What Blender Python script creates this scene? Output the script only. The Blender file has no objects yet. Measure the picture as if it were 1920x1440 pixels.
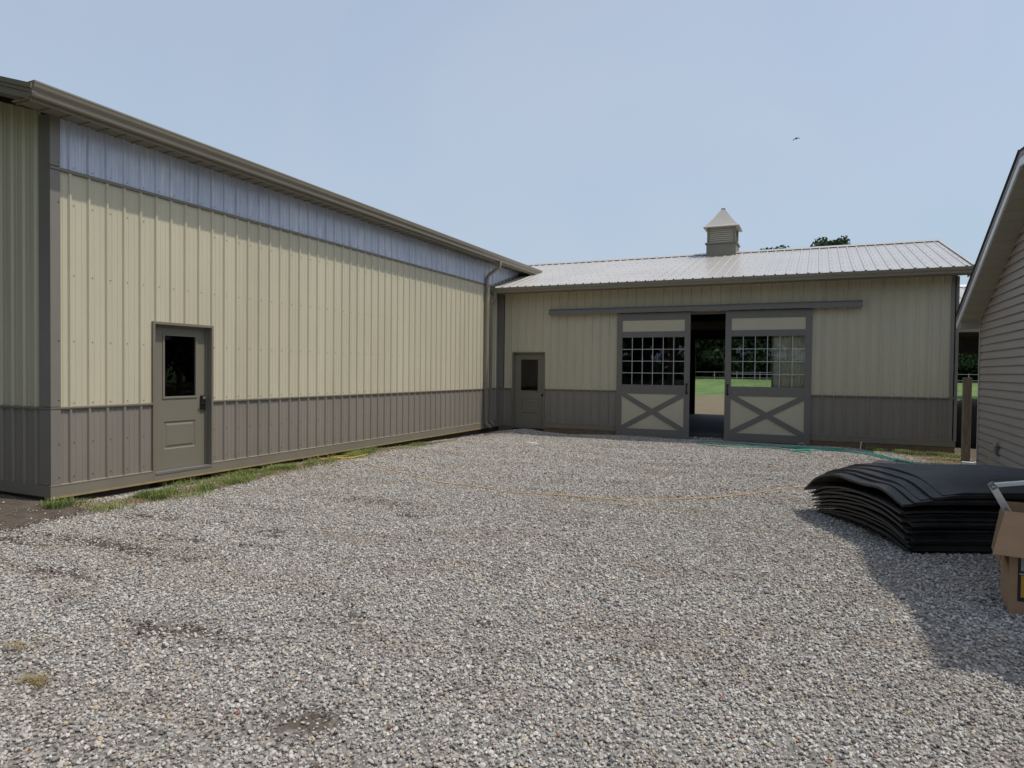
import bpy, math, random
import numpy as np
from mathutils import Vector, Matrix, noise

random.seed(7)
rng = np.random.default_rng(7)
scene = bpy.context.scene
col = scene.collection

# ------------------------------------------------------------------ helpers
class MB:
    """collects faces, builds one mesh object"""
    def __init__(s):
        s.v = []; s.f = []
    def add(s, vs, fs):
        o = len(s.v)
        s.v += [tuple(map(float, p)) for p in vs]
        s.f += [tuple(i + o for i in q) for q in fs]
        return s
    def quad(s, a, b, c, d):
        return s.add([a, b, c, d], [(0, 1, 2, 3)])
    def box(s, x0, x1, y0, y1, z0, z1):
        if x0 > x1: x0, x1 = x1, x0
        if y0 > y1: y0, y1 = y1, y0
        if z0 > z1: z0, z1 = z1, z0
        return s.add([(x0,y0,z0),(x1,y0,z0),(x1,y1,z0),(x0,y1,z0),(x0,y0,z1),(x1,y0,z1),(x1,y1,z1),(x0,y1,z1)],
                     [(0,3,2,1),(4,5,6,7),(0,1,5,4),(1,2,6,5),(2,3,7,6),(3,0,4,7)])
    def bar(s, a, b, w, h, up=(0,0,1)):
        a = Vector(a); b = Vector(b); d = (b-a).normalized(); up = Vector(up)
        r = d.cross(up)
        if r.length < 1e-5: r = d.cross(Vector((0,1,0)))
        r.normalize(); u = r.cross(d).normalized()
        vs = []
        for p in (a, b):
            for i, j in ((-1,-1),(1,-1),(1,1),(-1,1)):
                vs.append(p + r*(w/2*i) + u*(h/2*j))
        return s.add(vs, [(0,1,2,3),(7,6,5,4),(0,4,5,1),(1,5,6,2),(2,6,7,3),(3,7,4,0)])
    def tube(s, pts, r, n=8, closed_ends=True):
        pts = [Vector(p) for p in pts]
        rs = r if isinstance(r, (list, tuple)) else [r]*len(pts)
        o = len(s.v); prev = None
        for i, p in enumerate(pts):
            d = (pts[min(i+1, len(pts)-1)] - pts[max(i-1, 0)]).normalized()
            if prev is None:
                a = d.cross(Vector((0,0,1)))
                if a.length < 1e-3: a = d.cross(Vector((0,1,0)))
                a.normalize()
            else:
                a = (prev - d*prev.dot(d))
                if a.length < 1e-5: a = d.cross(Vector((0,1,0)))
                a.normalize()
            prev = a; b = d.cross(a)
            for k in range(n):
                t = 2*math.pi*k/n
                q = p + (a*math.cos(t) + b*math.sin(t))*rs[i]
                s.v.append(tuple(q))
        for i in range(len(pts)-1):
            for k in range(n):
                k2 = (k+1) % n
                s.f.append((o+i*n+k, o+i*n+k2, o+(i+1)*n+k2, o+(i+1)*n+k))
        if closed_ends:
            s.f.append(tuple(o+k for k in reversed(range(n))))
            s.f.append(tuple(o+(len(pts)-1)*n+k for k in range(n)))
        return s
    def prism(s, prof, axis, a0, a1):
        """extrude closed 2-D profile along axis: 'x' -> prof=(y,z); 'y' -> (x,z); 'z' -> (x,y)"""
        def P(p, a):
            return {'x': (a, p[0], p[1]), 'y': (p[0], a, p[1]), 'z': (p[0], p[1], a)}[axis]
        n = len(prof)
        vs = [P(p, a0) for p in prof] + [P(p, a1) for p in prof]
        fs = [(i, (i+1) % n, n+(i+1) % n, n+i) for i in range(n)]
        fs += [tuple(reversed(range(n))), tuple(range(n, 2*n))]
        return s.add(vs, fs)
    def build(s, name, mat=None, parent=None, smooth=False, bevel=0, **props):
        me = bpy.data.meshes.new(name)
        off = Vector((0,0,0))
        if parent is not None:
            off = parent.matrix_world.translation.copy() if parent.matrix_world else off
            off = WORLD.get(parent.name, Vector((0,0,0)))
        me.from_pydata([(p[0]-off.x, p[1]-off.y, p[2]-off.z) for p in s.v], [], s.f)
        me.validate()
        o = bpy.data.objects.new(name, me); col.objects.link(o)
        WORLD[o.name] = off
        if parent is not None: o.parent = parent
        if mat: me.materials.append(mat)
        fix_normals(me)
        if smooth:
            for p in me.polygons: p.use_smooth = True
        if bevel:
            m = o.modifiers.new('bevel', 'BEVEL'); m.width = bevel; m.segments = 2; m.limit_method = 'ANGLE'
        for k, v in props.items(): o[k] = v
        return o
WORLD = {}
import bmesh
def fix_normals(me):
    bm = bmesh.new(); bm.from_mesh(me)
    bmesh.ops.recalc_face_normals(bm, faces=bm.faces)
    bm.to_mesh(me); bm.free()

def empty(name, loc, label, cat, group=None):
    o = bpy.data.objects.new(name, None); col.objects.link(o)
    o.location = loc; WORLD[o.name] = Vector(loc)
    o.empty_display_size = .2
    o['label'] = label; o['category'] = cat
    if group: o['group'] = group
    return o
def tag(o, label, cat, group=None):
    o['label'] = label; o['category'] = cat
    if group: o['group'] = group
    return o

# ------------------------------------------------------------------ materials
def srgb(r, g, b):
    f = lambda c: (c/255/12.92) if c/255 <= .04045 else ((c/255+.055)/1.055)**2.4
    return (f(r), f(g), f(b), 1)
def newmat(name):
    m = bpy.data.materials.new(name); m.use_nodes = True
    nt = m.node_tree; b = nt.nodes['Principled BSDF']
    return m, nt, b
def N(nt, t, **kw):
    n = nt.nodes.new(t)
    for k, v in kw.items():
        if k in n.inputs.keys(): n.inputs[k].default_value = v
        else: setattr(n, k, v)
    return n
def varied(name, c, rough=.5, var=.12, scale=3., metallic=0., bump=0., bscale=60., stretch=(1,1,1), spec=.5, c2=None, coat=0, rvar=0.):
    """base colour with mild real mottling (wear, dust)"""
    m, nt, b = newmat(name); L = nt.links
    tc = N(nt, 'ShaderNodeTexCoord'); mp = N(nt, 'ShaderNodeMapping'); mp.inputs['Scale'].default_value = stretch
    L.new(tc.outputs['Object'], mp.inputs['Vector'])
    n1 = N(nt, 'ShaderNodeTexNoise', Scale=scale, Detail=6., Roughness=.65)
    L.new(mp.outputs['Vector'], n1.inputs['Vector'])
    mix = N(nt, 'ShaderNodeMix', data_type='RGBA')
    cc = Vector(c[:3]); a = cc*(1-var); d = Vector(c2[:3]) if c2 else cc*(1+var)
    mix.inputs[6].default_value = (*a, 1); mix.inputs[7].default_value = (*d, 1)
    mr = N(nt, 'ShaderNodeMapRange'); mr.inputs[1].default_value = .3; mr.inputs[2].default_value = .7
    L.new(n1.outputs['Fac'], mr.inputs[0]); L.new(mr.outputs[0], mix.inputs[0])
    L.new(mix.outputs[2], b.inputs['Base Color'])
    b.inputs['Roughness'].default_value = rough; b.inputs['Metallic'].default_value = metallic
    b.inputs['Specular IOR Level'].default_value = spec
    if rvar:
        m2 = N(nt, 'ShaderNodeMapRange'); m2.inputs[1].default_value = .3; m2.inputs[2].default_value = .7
        m2.inputs[3].default_value = rough-rvar; m2.inputs[4].default_value = rough+rvar
        L.new(n1.outputs['Fac'], m2.inputs[0]); L.new(m2.outputs[0], b.inputs['Roughness'])
    if bump:
        n2 = N(nt, 'ShaderNodeTexNoise', Scale=bscale, Detail=4.)
        L.new(mp.outputs['Vector'], n2.inputs['Vector'])
        bp = N(nt, 'ShaderNodeBump', Strength=bump, Distance=.01)
        L.new(n2.outputs['Fac'], bp.inputs['Height']); L.new(bp.outputs['Normal'], b.inputs['Normal'])
    return m

CREAM = varied('cream painted steel', (.53,.485,.355,1), .42, .05, 1.3, stretch=(1,1,.25), rvar=.06)
TAUPE = varied('taupe painted steel', (.235,.21,.178,1), .42, .05, 1.3, stretch=(1,1,.25), rvar=.06)
TRIM = varied('taupe trim steel', (.19,.168,.133,1), .4, .05, 2.)
DTRIM = varied('dark taupe corner steel', (.205,.185,.16,1), .42, .05, 2.)
SKIRT = varied('olive taupe skirt board', (.205,.185,.145,1), .55, .08, 2.5)
GUTTER = varied('bronze taupe aluminium', (.235,.205,.155,1), .3, .05, 2.)
WOOD = varied('weathered treated lumber', (.17,.115,.065,1), .85, .35, 4., stretch=(1,1,6), bump=.4)
YWOOD = varied('fresh pine edge', (.30,.225,.10,1), .8, .2, 6.)
POSTW = varied('grey brown post wood', (.23,.18,.125,1), .9, .35, 5., stretch=(5,5,.7), bump=.5)
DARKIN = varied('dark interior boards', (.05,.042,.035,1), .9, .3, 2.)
DOORP = varied('taupe door paint', (.195,.178,.138,1), .38, .03, 2.)
SDGREY = varied('grey sliding door trim', (.16,.149,.134,1), .5, .05, 2.)
SDCREAM = varied('cream door panel', (.49,.45,.33,1), .6, .04, 2.)
BLACK = varied('black hardware', (.012,.012,.012,1), .35, .1, 5.)
WHITE = varied('white painted aluminium', (.7,.72,.74,1), .4, .05, 3.)
TRACKM = varied('grey track cover steel', (.175,.168,.158,1), .4, .04, 2.)
SOFFIT = varied('taupe soffit', (.25,.225,.175,1), .6, .05, 3.)
HSOFFIT = varied('house soffit vinyl', (.36,.34,.28,1), .6, .05, 3.)
VINYL = varied('taupe vinyl siding', (.36,.31,.265,1), .55, .05, 1.2, bump=.08, bscale=25, stretch=(1,1,6))
SHINGLE = varied('dark asphalt shingle', (.04,.038,.036,1), .95, .35, 40., bump=.6)
RAKE = varied('brown drip edge', (.2,.17,.15,1), .5, .05, 3.)
CARD = varied('brown cardboard', (.37,.23,.13,1), .85, .11, 5., stretch=(1,1,2.2), bump=.25, bscale=9)
CARD_SHADE = varied('shade tinted cardboard', (.22,.14,.08,1), .9, .06, 6.)  # darker copy of the cardboard: flap shade put into its colour
RUBBER = varied('black rubber', (.011,.011,.012,1), .46, .3, 4., bump=.2, bscale=30, rvar=.12, spec=.42, c2=(.038,.036,.034,1))
ALU = varied('bare aluminium', (.62,.64,.66,1), .38, .05, 4., metallic=.75)
GREENH = varied('green hose vinyl', (.06,.33,.24,1), .35, .1, 8.)
CORD = varied('yellow cord jacket', (.55,.36,.12,1), .5, .12, 8.)
YCORD = varied('bright yellow cord jacket', (.55,.36,.07,1), .5, .12, 8.)
MUNTIN = varied('white window grid', (.5,.5,.49,1), .5, .03, 4.)
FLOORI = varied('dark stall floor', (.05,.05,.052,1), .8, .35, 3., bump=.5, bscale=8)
TARP = varied('black tarp', (.006,.006,.007,1), .9, .3, 3., bump=.4, bscale=6, spec=.12)
BARK = varied('tree bark', (.07,.055,.042,1), .95, .35, 5., stretch=(4,4,.6), bump=.8, bscale=12)
FENCEM = varied('white fence rail', (.42,.42,.40,1), .6, .05, 2.)

def roof_mat():
    m, nt, b = newmat('light grey painted roof steel'); L = nt.links
    tc = N(nt, 'ShaderNodeTexCoord')
    n1 = N(nt, 'ShaderNodeTexNoise', Scale=.9, Detail=5.)
    L.new(tc.outputs['Object'], n1.inputs['Vector'])
    cr = N(nt, 'ShaderNodeValToRGB'); e = cr.color_ramp.elements
    e[0].position = .3; e[0].color = (.42,.395,.365,1); e[1].position = .7; e[1].color = (.47,.445,.415,1)
    L.new(n1.outputs['Fac'], cr.inputs[0]); L.new(cr.outputs[0], b.inputs['Base Color'])
    b.inputs['Roughness'].default_value = .28; b.inputs['Metallic'].default_value = .0
    b.inputs['Specular IOR Level'].default_value = .75
    return m
def sheet(m, z0=.0, splash=.45):
    nt = m.node_tree; L = nt.links; b = nt.nodes['Principled BSDF']
    src = b.inputs['Base Color'].links[0].from_socket
    tc = N(nt, 'ShaderNodeTexCoord'); sx = N(nt, 'ShaderNodeSeparateXYZ'); L.new(tc.outputs['Object'], sx.inputs[0])
    ad = N(nt, 'ShaderNodeMath', operation='ADD'); L.new(sx.outputs['X'], ad.inputs[0]); L.new(sx.outputs['Y'], ad.inputs[1])
    dv = N(nt, 'ShaderNodeMath', operation='DIVIDE'); dv.inputs[1].default_value = .7165; L.new(ad.outputs[0], dv.inputs[0])
    fl = N(nt, 'ShaderNodeMath', operation='FLOOR'); L.new(dv.outputs[0], fl.inputs[0])
    wn = N(nt, 'ShaderNodeTexWhiteNoise', noise_dimensions='1D'); L.new(fl.outputs[0], wn.inputs['W'])
    mr = N(nt, 'ShaderNodeMapRange'); mr.inputs[3].default_value = .955; mr.inputs[4].default_value = 1.035; L.new(wn.outputs['Value'], mr.inputs[0])
    sc = N(nt, 'ShaderNodeVectorMath', operation='SCALE'); L.new(src, sc.inputs[0]); L.new(mr.outputs[0], sc.inputs['Scale'])
    hz = N(nt, 'ShaderNodeMapRange'); hz.inputs[1].default_value = z0+.1; hz.inputs[2].default_value = z0+.55; hz.inputs[3].default_value = splash; hz.inputs[4].default_value = 0
    L.new(sx.outputs['Z'], hz.inputs[0])
    n = N(nt, 'ShaderNodeTexNoise', Scale=5., Detail=8., Roughness=.75); L.new(tc.outputs['Object'], n.inputs['Vector'])
    mu = N(nt, 'ShaderNodeMath', operation='MULTIPLY'); L.new(hz.outputs[0], mu.inputs[0]); L.new(n.outputs['Fac'], mu.inputs[1])
    mx = N(nt, 'ShaderNodeMix', data_type='RGBA'); mx.inputs[7].default_value = (.20,.165,.13,1)
    L.new(mu.outputs[0], mx.inputs[0]); L.new(sc.outputs[0], mx.inputs[6]); L.new(mx.outputs[2], b.inputs['Base Color'])
    mp = N(nt, 'ShaderNodeMapping'); mp.inputs['Scale'].default_value = (1.6,1.6,.7); L.new(tc.outputs['Object'], mp.inputs['Vector'])
    n2 = N(nt, 'ShaderNodeTexNoise', Scale=2.2, Detail=2.); L.new(mp.outputs['Vector'], n2.inputs['Vector'])
    bp = N(nt, 'ShaderNodeBump', Strength=.35, Distance=.02); L.new(n2.outputs['Fac'], bp.inputs['Height']); L.new(bp.outputs['Normal'], b.inputs['Normal'])
sheet(CREAM, splash=0.); sheet(TAUPE); sheet(SKIRT, splash=.55)
ROOFM = roof_mat()

def glass_mat(name, tint=(1,1,1,1), rough=.0, ior=1.52):
    m, nt, b = newmat(name); L = nt.links
    nt.nodes.remove(b); out = nt.nodes['Material Output']
    fr = N(nt, 'ShaderNodeFresnel', IOR=ior)
    tr = N(nt, 'ShaderNodeBsdfTransparent'); tr.inputs[0].default_value = tint
    gl = N(nt, 'ShaderNodeBsdfGlossy'); gl.inputs['Roughness'].default_value = rough
    gl.inputs['Color'].default_value = (.95,.97,1,1)
    # faint waviness of sheet glass
    tc = N(nt, 'ShaderNodeTexCoord'); n = N(nt, 'ShaderNodeTexNoise', Scale=1.7, Detail=1.)
    L.new(tc.outputs['Object'], n.inputs['Vector'])
    bp = N(nt, 'ShaderNodeBump', Strength=.08, Distance=.02); L.new(n.outputs['Fac'], bp.inputs['Height'])
    L.new(bp.outputs['Normal'], gl.inputs['Normal'])
    mx = N(nt, 'ShaderNodeMixShader')
    L.new(fr.outputs[0], mx.inputs[0]); L.new(tr.outputs[0], mx.inputs[1]); L.new(gl.outputs[0], mx.inputs[2])
    L.new(mx.outputs[0], out.inputs['Surface'])
    return m
GLASS = glass_mat('window glass', (.95,.97,.96,1), ior=1.42)
DGLASS = glass_mat('tinted door glass', (.45,.47,.47,1), ior=1.35)

def poly_mat():
    """clear corrugated polycarbonate with milky vertical streaks inside"""
    m, nt, b = newmat('streaked polycarbonate'); L = nt.links
    out = nt.nodes['Material Output']
    tc = N(nt, 'ShaderNodeTexCoord')
    mp = N(nt, 'ShaderNodeMapping'); mp.inputs['Scale'].default_value = (1, 22, .7)
    L.new(tc.outputs['Object'], mp.inputs['Vector'])
    n1 = N(nt, 'ShaderNodeTexNoise', Scale=1.9, Detail=7., Roughness=.7, Distortion=.3)
    L.new(mp.outputs['Vector'], n1.inputs['Vector'])
    n2 = N(nt, 'ShaderNodeTexNoise', Scale=1.1, Detail=3.)
    L.new(tc.outputs['Object'], n2.inputs['Vector'])
    cr = N(nt, 'ShaderNodeValToRGB'); e = cr.color_ramp.elements
    e[0].position = .36; e[0].color = (.52,.56,.69,1); e[1].position = .74; e[1].color = (.95,.97,1.,1)  # bluish tint of the reflected sky put into the base colour
    e2 = cr.color_ramp.elements.new(.56); e2.color = (.68,.72,.86,1)
    ad = N(nt, 'ShaderNodeMath', operation='MULTIPLY_ADD'); ad.inputs[1].default_value = .35
    L.new(n2.outputs['Fac'], ad.inputs[0])
    sb = N(nt, 'ShaderNodeMath', operation='ADD'); sb.inputs[1].default_value = -.175
    L.new(n1.outputs['Fac'], ad.inputs[2]); L.new(ad.outputs[0], sb.inputs[0]); L.new(sb.outputs[0], cr.inputs[0])
    L.new(cr.outputs[0], b.inputs['Base Color'])
    b.inputs['Roughness'].default_value = .22; b.inputs['Specular IOR Level'].default_value = .7
    tr = N(nt, 'ShaderNodeBsdfTranslucent'); L.new(cr.outputs[0], tr.inputs['Color'])
    mx = N(nt, 'ShaderNodeMixShader'); mx.inputs[0].default_value = .15
    L.new(b.outputs[0], mx.inputs[1]); L.new(tr.outputs[0], mx.inputs[2]); L.new(mx.outputs[0], out.inputs['Surface'])
    return m
POLY = poly_mat()

def leaf_mat(name, c1, c2):
    m, nt, b = newmat(name); L = nt.links
    out = nt.nodes['Material Output']
    tc = N(nt, 'ShaderNodeTexCoord'); n1 = N(nt, 'ShaderNodeTexNoise', Scale=1.6, Detail=4.)
    L.new(tc.outputs['Object'], n1.inputs['Vector'])
    cr = N(nt, 'ShaderNodeValToRGB'); e = cr.color_ramp.elements
    e[0].position = .35; e[0].color = c1; e[1].position = .68; e[1].color = c2
    L.new(n1.outputs['Fac'], cr.inputs[0]); L.new(cr.outputs[0], b.inputs['Base Color'])
    b.inputs['Roughness'].default_value = .6
    tr = N(nt, 'ShaderNodeBsdfTranslucent'); L.new(cr.outputs[0], tr.inputs['Color'])
    mx = N(nt, 'ShaderNodeMixShader'); mx.inputs[0].default_value = .25
    L.new(b.outputs[0], mx.inputs[1]); L.new(tr.outputs[0], mx.inputs[2]); L.new(mx.outputs[0], out.inputs['Surface'])
    return m
LEAF = leaf_mat('dark tree leaves', (.022,.042,.016,1), (.06,.1,.03,1))
LEAF2 = leaf_mat('mid green leaves', (.035,.065,.02,1), (.085,.14,.04,1))
BLADE = leaf_mat('grass blades', (.13,.19,.04,1), (.34,.37,.13,1))
STRAWM = leaf_mat('dry grass', (.30,.24,.12,1), (.46,.39,.22,1))

def stone_mat():
    m, nt, b = newmat('crushed limestone stones'); L = nt.links
    oi = N(nt, 'ShaderNodeObjectInfo')
    cr = N(nt, 'ShaderNodeValToRGB'); cr.color_ramp.interpolation = 'CONSTANT'
    cols = [(0,(.34,.325,.30)),(.13,(.47,.445,.405)),(.27,(.25,.24,.23)),(.37,(.52,.49,.45)),(.5,(.375,.345,.31)),(.6,(.16,.155,.15)),
            (.68,(.43,.42,.41)),(.78,(.34,.30,.275)),(.86,(.56,.54,.51)),(.91,(.25,.225,.21)),(.955,(.44,.36,.25)),(.994,(.26,.13,.09))]
    el = cr.color_ramp.elements
    el[0].position = 0; el[0].color = (*cols[0][1],1); el[1].position = cols[1][0]; el[1].color = (*cols[1][1],1)
    for p, c in cols[2:]:
        q = el.new(p); q.color = (*c,1)
    L.new(oi.outputs['Random'], cr.inputs[0])
    tc = N(nt, 'ShaderNodeTexCoord'); n1 = N(nt, 'ShaderNodeTexNoise', Scale=1.5, Detail=5.)
    L.new(tc.outputs['Object'], n1.inputs['Vector'])
    mr = N(nt, 'ShaderNodeMapRange'); mr.inputs[1].default_value=.3; mr.inputs[2].default_value=.7; mr.inputs[3].default_value=.86; mr.inputs[4].default_value=1.22
    L.new(n1.outputs['Fac'], mr.inputs[0])
    vm = N(nt, 'ShaderNodeVectorMath', operation='SCALE'); L.new(cr.outputs[0], vm.inputs[0]); L.new(mr.outputs[0], vm.inputs['Scale'])
    n2 = N(nt, 'ShaderNodeTexNoise', Scale=.75, Detail=5., Roughness=.65); mp = N(nt, 'ShaderNodeMapping'); mp.inputs['Scale'].default_value = (.7, 2.2, 1)
    L.new(oi.outputs['Location'], mp.inputs['Vector']); L.new(mp.outputs['Vector'], n2.inputs['Vector'])
    m2 = N(nt, 'ShaderNodeMapRange'); m2.inputs[1].default_value = .47; m2.inputs[2].default_value = .68; m2.inputs[3].default_value = 0; m2.inputs[4].default_value = .5
    L.new(n2.outputs['Fac'], m2.inputs[0])
    ds = N(nt, 'ShaderNodeMix', data_type='RGBA', blend_type='MULTIPLY'); ds.inputs[7].default_value = (.74,.62,.52,1)
    L.new(m2.outputs[0], ds.inputs[0]); L.new(vm.outputs[0], ds.inputs[6]); L.new(ds.outputs[2], b.inputs['Base Color']); b.inputs['Roughness'].default_value = .9
    b.inputs['Specular IOR Level'].default_value = .25
    return m
STONE = stone_mat()

def yard_mat():
    """bed below the loose stones: packed stone fines; soil where attribute 'soil' is high"""
    m, nt, b = newmat('packed gravel and soil'); L = nt.links
    tc = N(nt, 'ShaderNodeTexCoord')
    vo = N(nt, 'ShaderNodeTexVoronoi', Scale=48.); L.new(tc.outputs['Object'], vo.inputs['Vector'])
    sep = N(nt, 'ShaderNodeSeparateColor'); L.new(vo.outputs['Color'], sep.inputs[0])
    cr = N(nt, 'ShaderNodeValToRGB'); e = cr.color_ramp.elements
    e[0].position = 0; e[0].color = (.12,.112,.10,1); e[1].position = 1; e[1].color = (.34,.32,.29,1)
    q = e.new(.5); q.color = (.21,.195,.175,1)
    L.new(sep.outputs[0], cr.inputs[0])
    at = N(nt, 'ShaderNodeAttribute', attribute_name='soil')
    n1 = N(nt, 'ShaderNodeTexNoise', Scale=7., Detail=8., Roughness=.7); L.new(tc.outputs['Object'], n1.inputs['Vector'])
    s = N(nt, 'ShaderNodeValToRGB'); e = s.color_ramp.elements
    e[0].position = .3; e[0].color = (.055,.042,.032,1); e[1].position = .7; e[1].color = (.13,.102,.078,1)
    L.new(n1.outputs['Fac'], s.inputs[0])
    ad = N(nt, 'ShaderNodeMath', operation='ADD'); L.new(at.outputs['Fac'], ad.inputs[0]); L.new(n1.outputs['Fac'], ad.inputs[1])
    mr = N(nt, 'ShaderNodeMapRange'); mr.inputs[1].default_value = .85; mr.inputs[2].default_value = 1.05; L.new(ad.outputs[0], mr.inputs[0])
    mx = N(nt, 'ShaderNodeMix', data_type='RGBA'); L.new(mr.outputs[0], mx.inputs[0]); L.new(cr.outputs[0], mx.inputs[6]); L.new(s.outputs[0], mx.inputs[7])
    L.new(mx.outputs[2], b.inputs['Base Color']); b.inputs['Roughness'].default_value = .95
    n3 = N(nt, 'ShaderNodeTexNoise', Scale=60., Detail=5.); L.new(tc.outputs['Object'], n3.inputs['Vector'])
    ht = N(nt, 'ShaderNodeMath', operation='MULTIPLY_ADD'); ht.inputs[1].default_value = -.8
    L.new(vo.outputs['Distance'], ht.inputs[0]); L.new(n3.outputs['Fac'], ht.inputs[2])
    bp = N(nt, 'ShaderNodeBump', Strength=.9, Distance=.012); L.new(ht.outputs[0], bp.inputs['Height']); L.new(bp.outputs['Normal'], b.inputs['Normal'])
    return m
YARD = yard_mat()

def field_mat():
    m, nt, b = newmat('pasture and bare earth'); L = nt.links
    tc = N(nt, 'ShaderNodeTexCoord'); sx = N(nt, 'ShaderNodeSeparateXYZ'); L.new(tc.outputs['Object'], sx.inputs[0])
    n1 = N(nt, 'ShaderNodeTexNoise', Scale=.5, Detail=8., Roughness=.7); L.new(tc.outputs['Object'], n1.inputs['Vector'])
    n2 = N(nt, 'ShaderNodeTexNoise', Scale=6., Detail=6., Roughness=.7); L.new(tc.outputs['Object'], n2.inputs['Vector'])
    ab = N(nt, 'ShaderNodeMath', operation='SUBTRACT'); ab.inputs[1].default_value = 20.; L.new(sx.outputs['Y'], ab.inputs[0])
    ab2 = N(nt, 'ShaderNodeMath', operation='ABSOLUTE'); L.new(ab.outputs[0], ab2.inputs[0])
    ad = N(nt, 'ShaderNodeMath', operation='MULTIPLY_ADD'); ad.inputs[1].default_value = 7.
    L.new(n1.outputs['Fac'], ad.inputs[0]); L.new(ab2.outputs[0], ad.inputs[2])
    mr = N(nt, 'ShaderNodeMapRange'); mr.inputs[1].default_value = 27.; mr.inputs[2].default_value = 30.; L.new(ad.outputs[0], mr.inputs[0])
    n5 = N(nt, 'ShaderNodeTexNoise', Scale=.55, Detail=7., Roughness=.75); mp5 = N(nt, 'ShaderNodeMapping'); mp5.inputs['Scale'].default_value = (1, .35, 1); L.new(tc.outputs['Object'], mp5.inputs['Vector']); L.new(mp5.outputs['Vector'], n5.inputs['Vector'])
    g = N(nt, 'ShaderNodeValToRGB'); e = g.color_ramp.elements
    e[0].position = .36; e[0].color = (.06,.115,.022,1); e[1].position = .7; e[1].color = (.135,.2,.05,1); L.new(n5.outputs['Fac'], g.inputs[0])
    d = N(nt, 'ShaderNodeValToRGB'); e = d.color_ramp.elements
    e[0].position = .40; e[0].color = (.10,.115,.045,1); e[1].position = .56; e[1].color = (.17,.12,.08,1); mx5 = N(nt, 'ShaderNodeMath', operation='MULTIPLY_ADD'); mx5.inputs[1].default_value = .5; hf = N(nt, 'ShaderNodeMath', operation='MULTIPLY'); hf.inputs[1].default_value = .5; L.new(n5.outputs['Fac'], hf.inputs[0]); L.new(n2.outputs['Fac'], mx5.inputs[0]); L.new(hf.outputs[0], mx5.inputs[2]); L.new(mx5.outputs[0], d.inputs[0])
    mx = N(nt, 'ShaderNodeMix', data_type='RGBA'); L.new(mr.outputs[0], mx.inputs[0]); L.new(d.outputs[0], mx.inputs[6]); L.new(g.outputs[0], mx.inputs[7])
    L.new(mx.outputs[2], b.inputs['Base Color']); b.inputs['Roughness'].default_value = .95
    bp = N(nt, 'ShaderNodeBump', Strength=.6, Distance=.05); L.new(n2.outputs['Fac'], bp.inputs['Height']); L.new(bp.outputs['Normal'], b.inputs['Normal'])
    return m
FIELD = field_mat()

# ------------------------------------------------------------------ dimensions
A = -8.466      # face of the long left wall
B = 17.644      # face of the stable wall
def sstep(a, b, x):
    t = max(0., min(1., (x-a)/(b-a))); return t*t*(3-2*t)
def gz(x, y):
    z = -.05 - .06*sstep(11., 16.5, y)
    z += .085*math.exp(-(((x+7.45)/.42)**2 + ((y-17.15)/.55)**2))
    z += .03*math.exp(-(((x+4.6)/.8)**2 + ((y-17.2)/.5)**2))
    z -= .03*math.exp(-(((x+6.2)/.5)**2 + ((y-17.5)/.3)**2))
    z += .05*sstep(-4.9,-4.5,x)*sstep(-.7,-1.1,x)*sstep(17.5,17.75,y)
    z -= .03*sstep(.5, 2.5, x)*sstep(14.5, 17., y)
    z += .05*math.exp(-(((x+9.6)/1.1)**2 + ((y-4.5)/.7)**2))
    z -= .03*sstep(-7.9, -8.4, x)*sstep(5., 5.4, y)
    if 5 < y: z -= .0
    z += .022*noise.noise((x*.6, y*.9, 3.1)) + .006*noise.noise((x*2.3, y*2.3, 1.7))
    return z
# real bare-soil patches that show in the yard: x, y, rx, ry, strength
PATCH = [(-6.9,3.75,.5,.1,.6),(-5.2,4.05,.5,.08,.6),(-3.4,8.6,.3,.07,.5),(-1.0,9.9,.45,.07,.45),(-2.3,13.,.5,.09,.4),(-1.5,5.6,.2,.05,.5),(-.4,4.1,.12,.04,.6),(-3.9,5.5,.25,.06,.5),(-5.9,6.0,.35,.07,.5),(-1.8,2.2,.12,.05,.5),(-6.05,4.13,.9,.16,.65),(-5.0,6.95,.45,.14,.6),(-4.2,6.44,.22,.12,.6),(-3.6,2.93,.42,.11,.65),(-3.1,3.91,.2,.14,.5),
         (-2.2,2.45,.22,.12,.55),(-2.75,9.78,.35,.1,.55),(-3.73,10.13,.3,.1,.45),(-5.1,5.19,.3,.12,.5),(-6.66,5.1,.35,.13,.5),
         (-2.86,3.47,.2,.08,.5),(-5.6,3.4,.5,.12,.55),(-4.6,4.7,.4,.08,.45),(-1.8,8.9,.4,.09,.45),(-2.2,12.2,.8,.14,.4),
         (-4.4,13.3,.6,.18,.4),(-1.2,11.5,.5,.1,.4),(-6.9,7.4,.3,.1,.4),(-.6,13.2,.6,.12,.35),(-5.6,4.6,.7,.1,.5),(-4.9,3.0,.25,.08,.5)]
_r = random.Random(31)
for _ in range(46):
    _y = _r.uniform(1.8, 11.5); _x = _r.uniform(-7.2, -.4 if _y > 3 else -1.) * (1 if _y > 4 else .6)
    PATCH.append((_x, _y, _r.uniform(.05, .22), _r.uniform(.03, .07), _r.uniform(.35, .6)))
def instrip0(x, y): return instrip(x, y)
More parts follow.
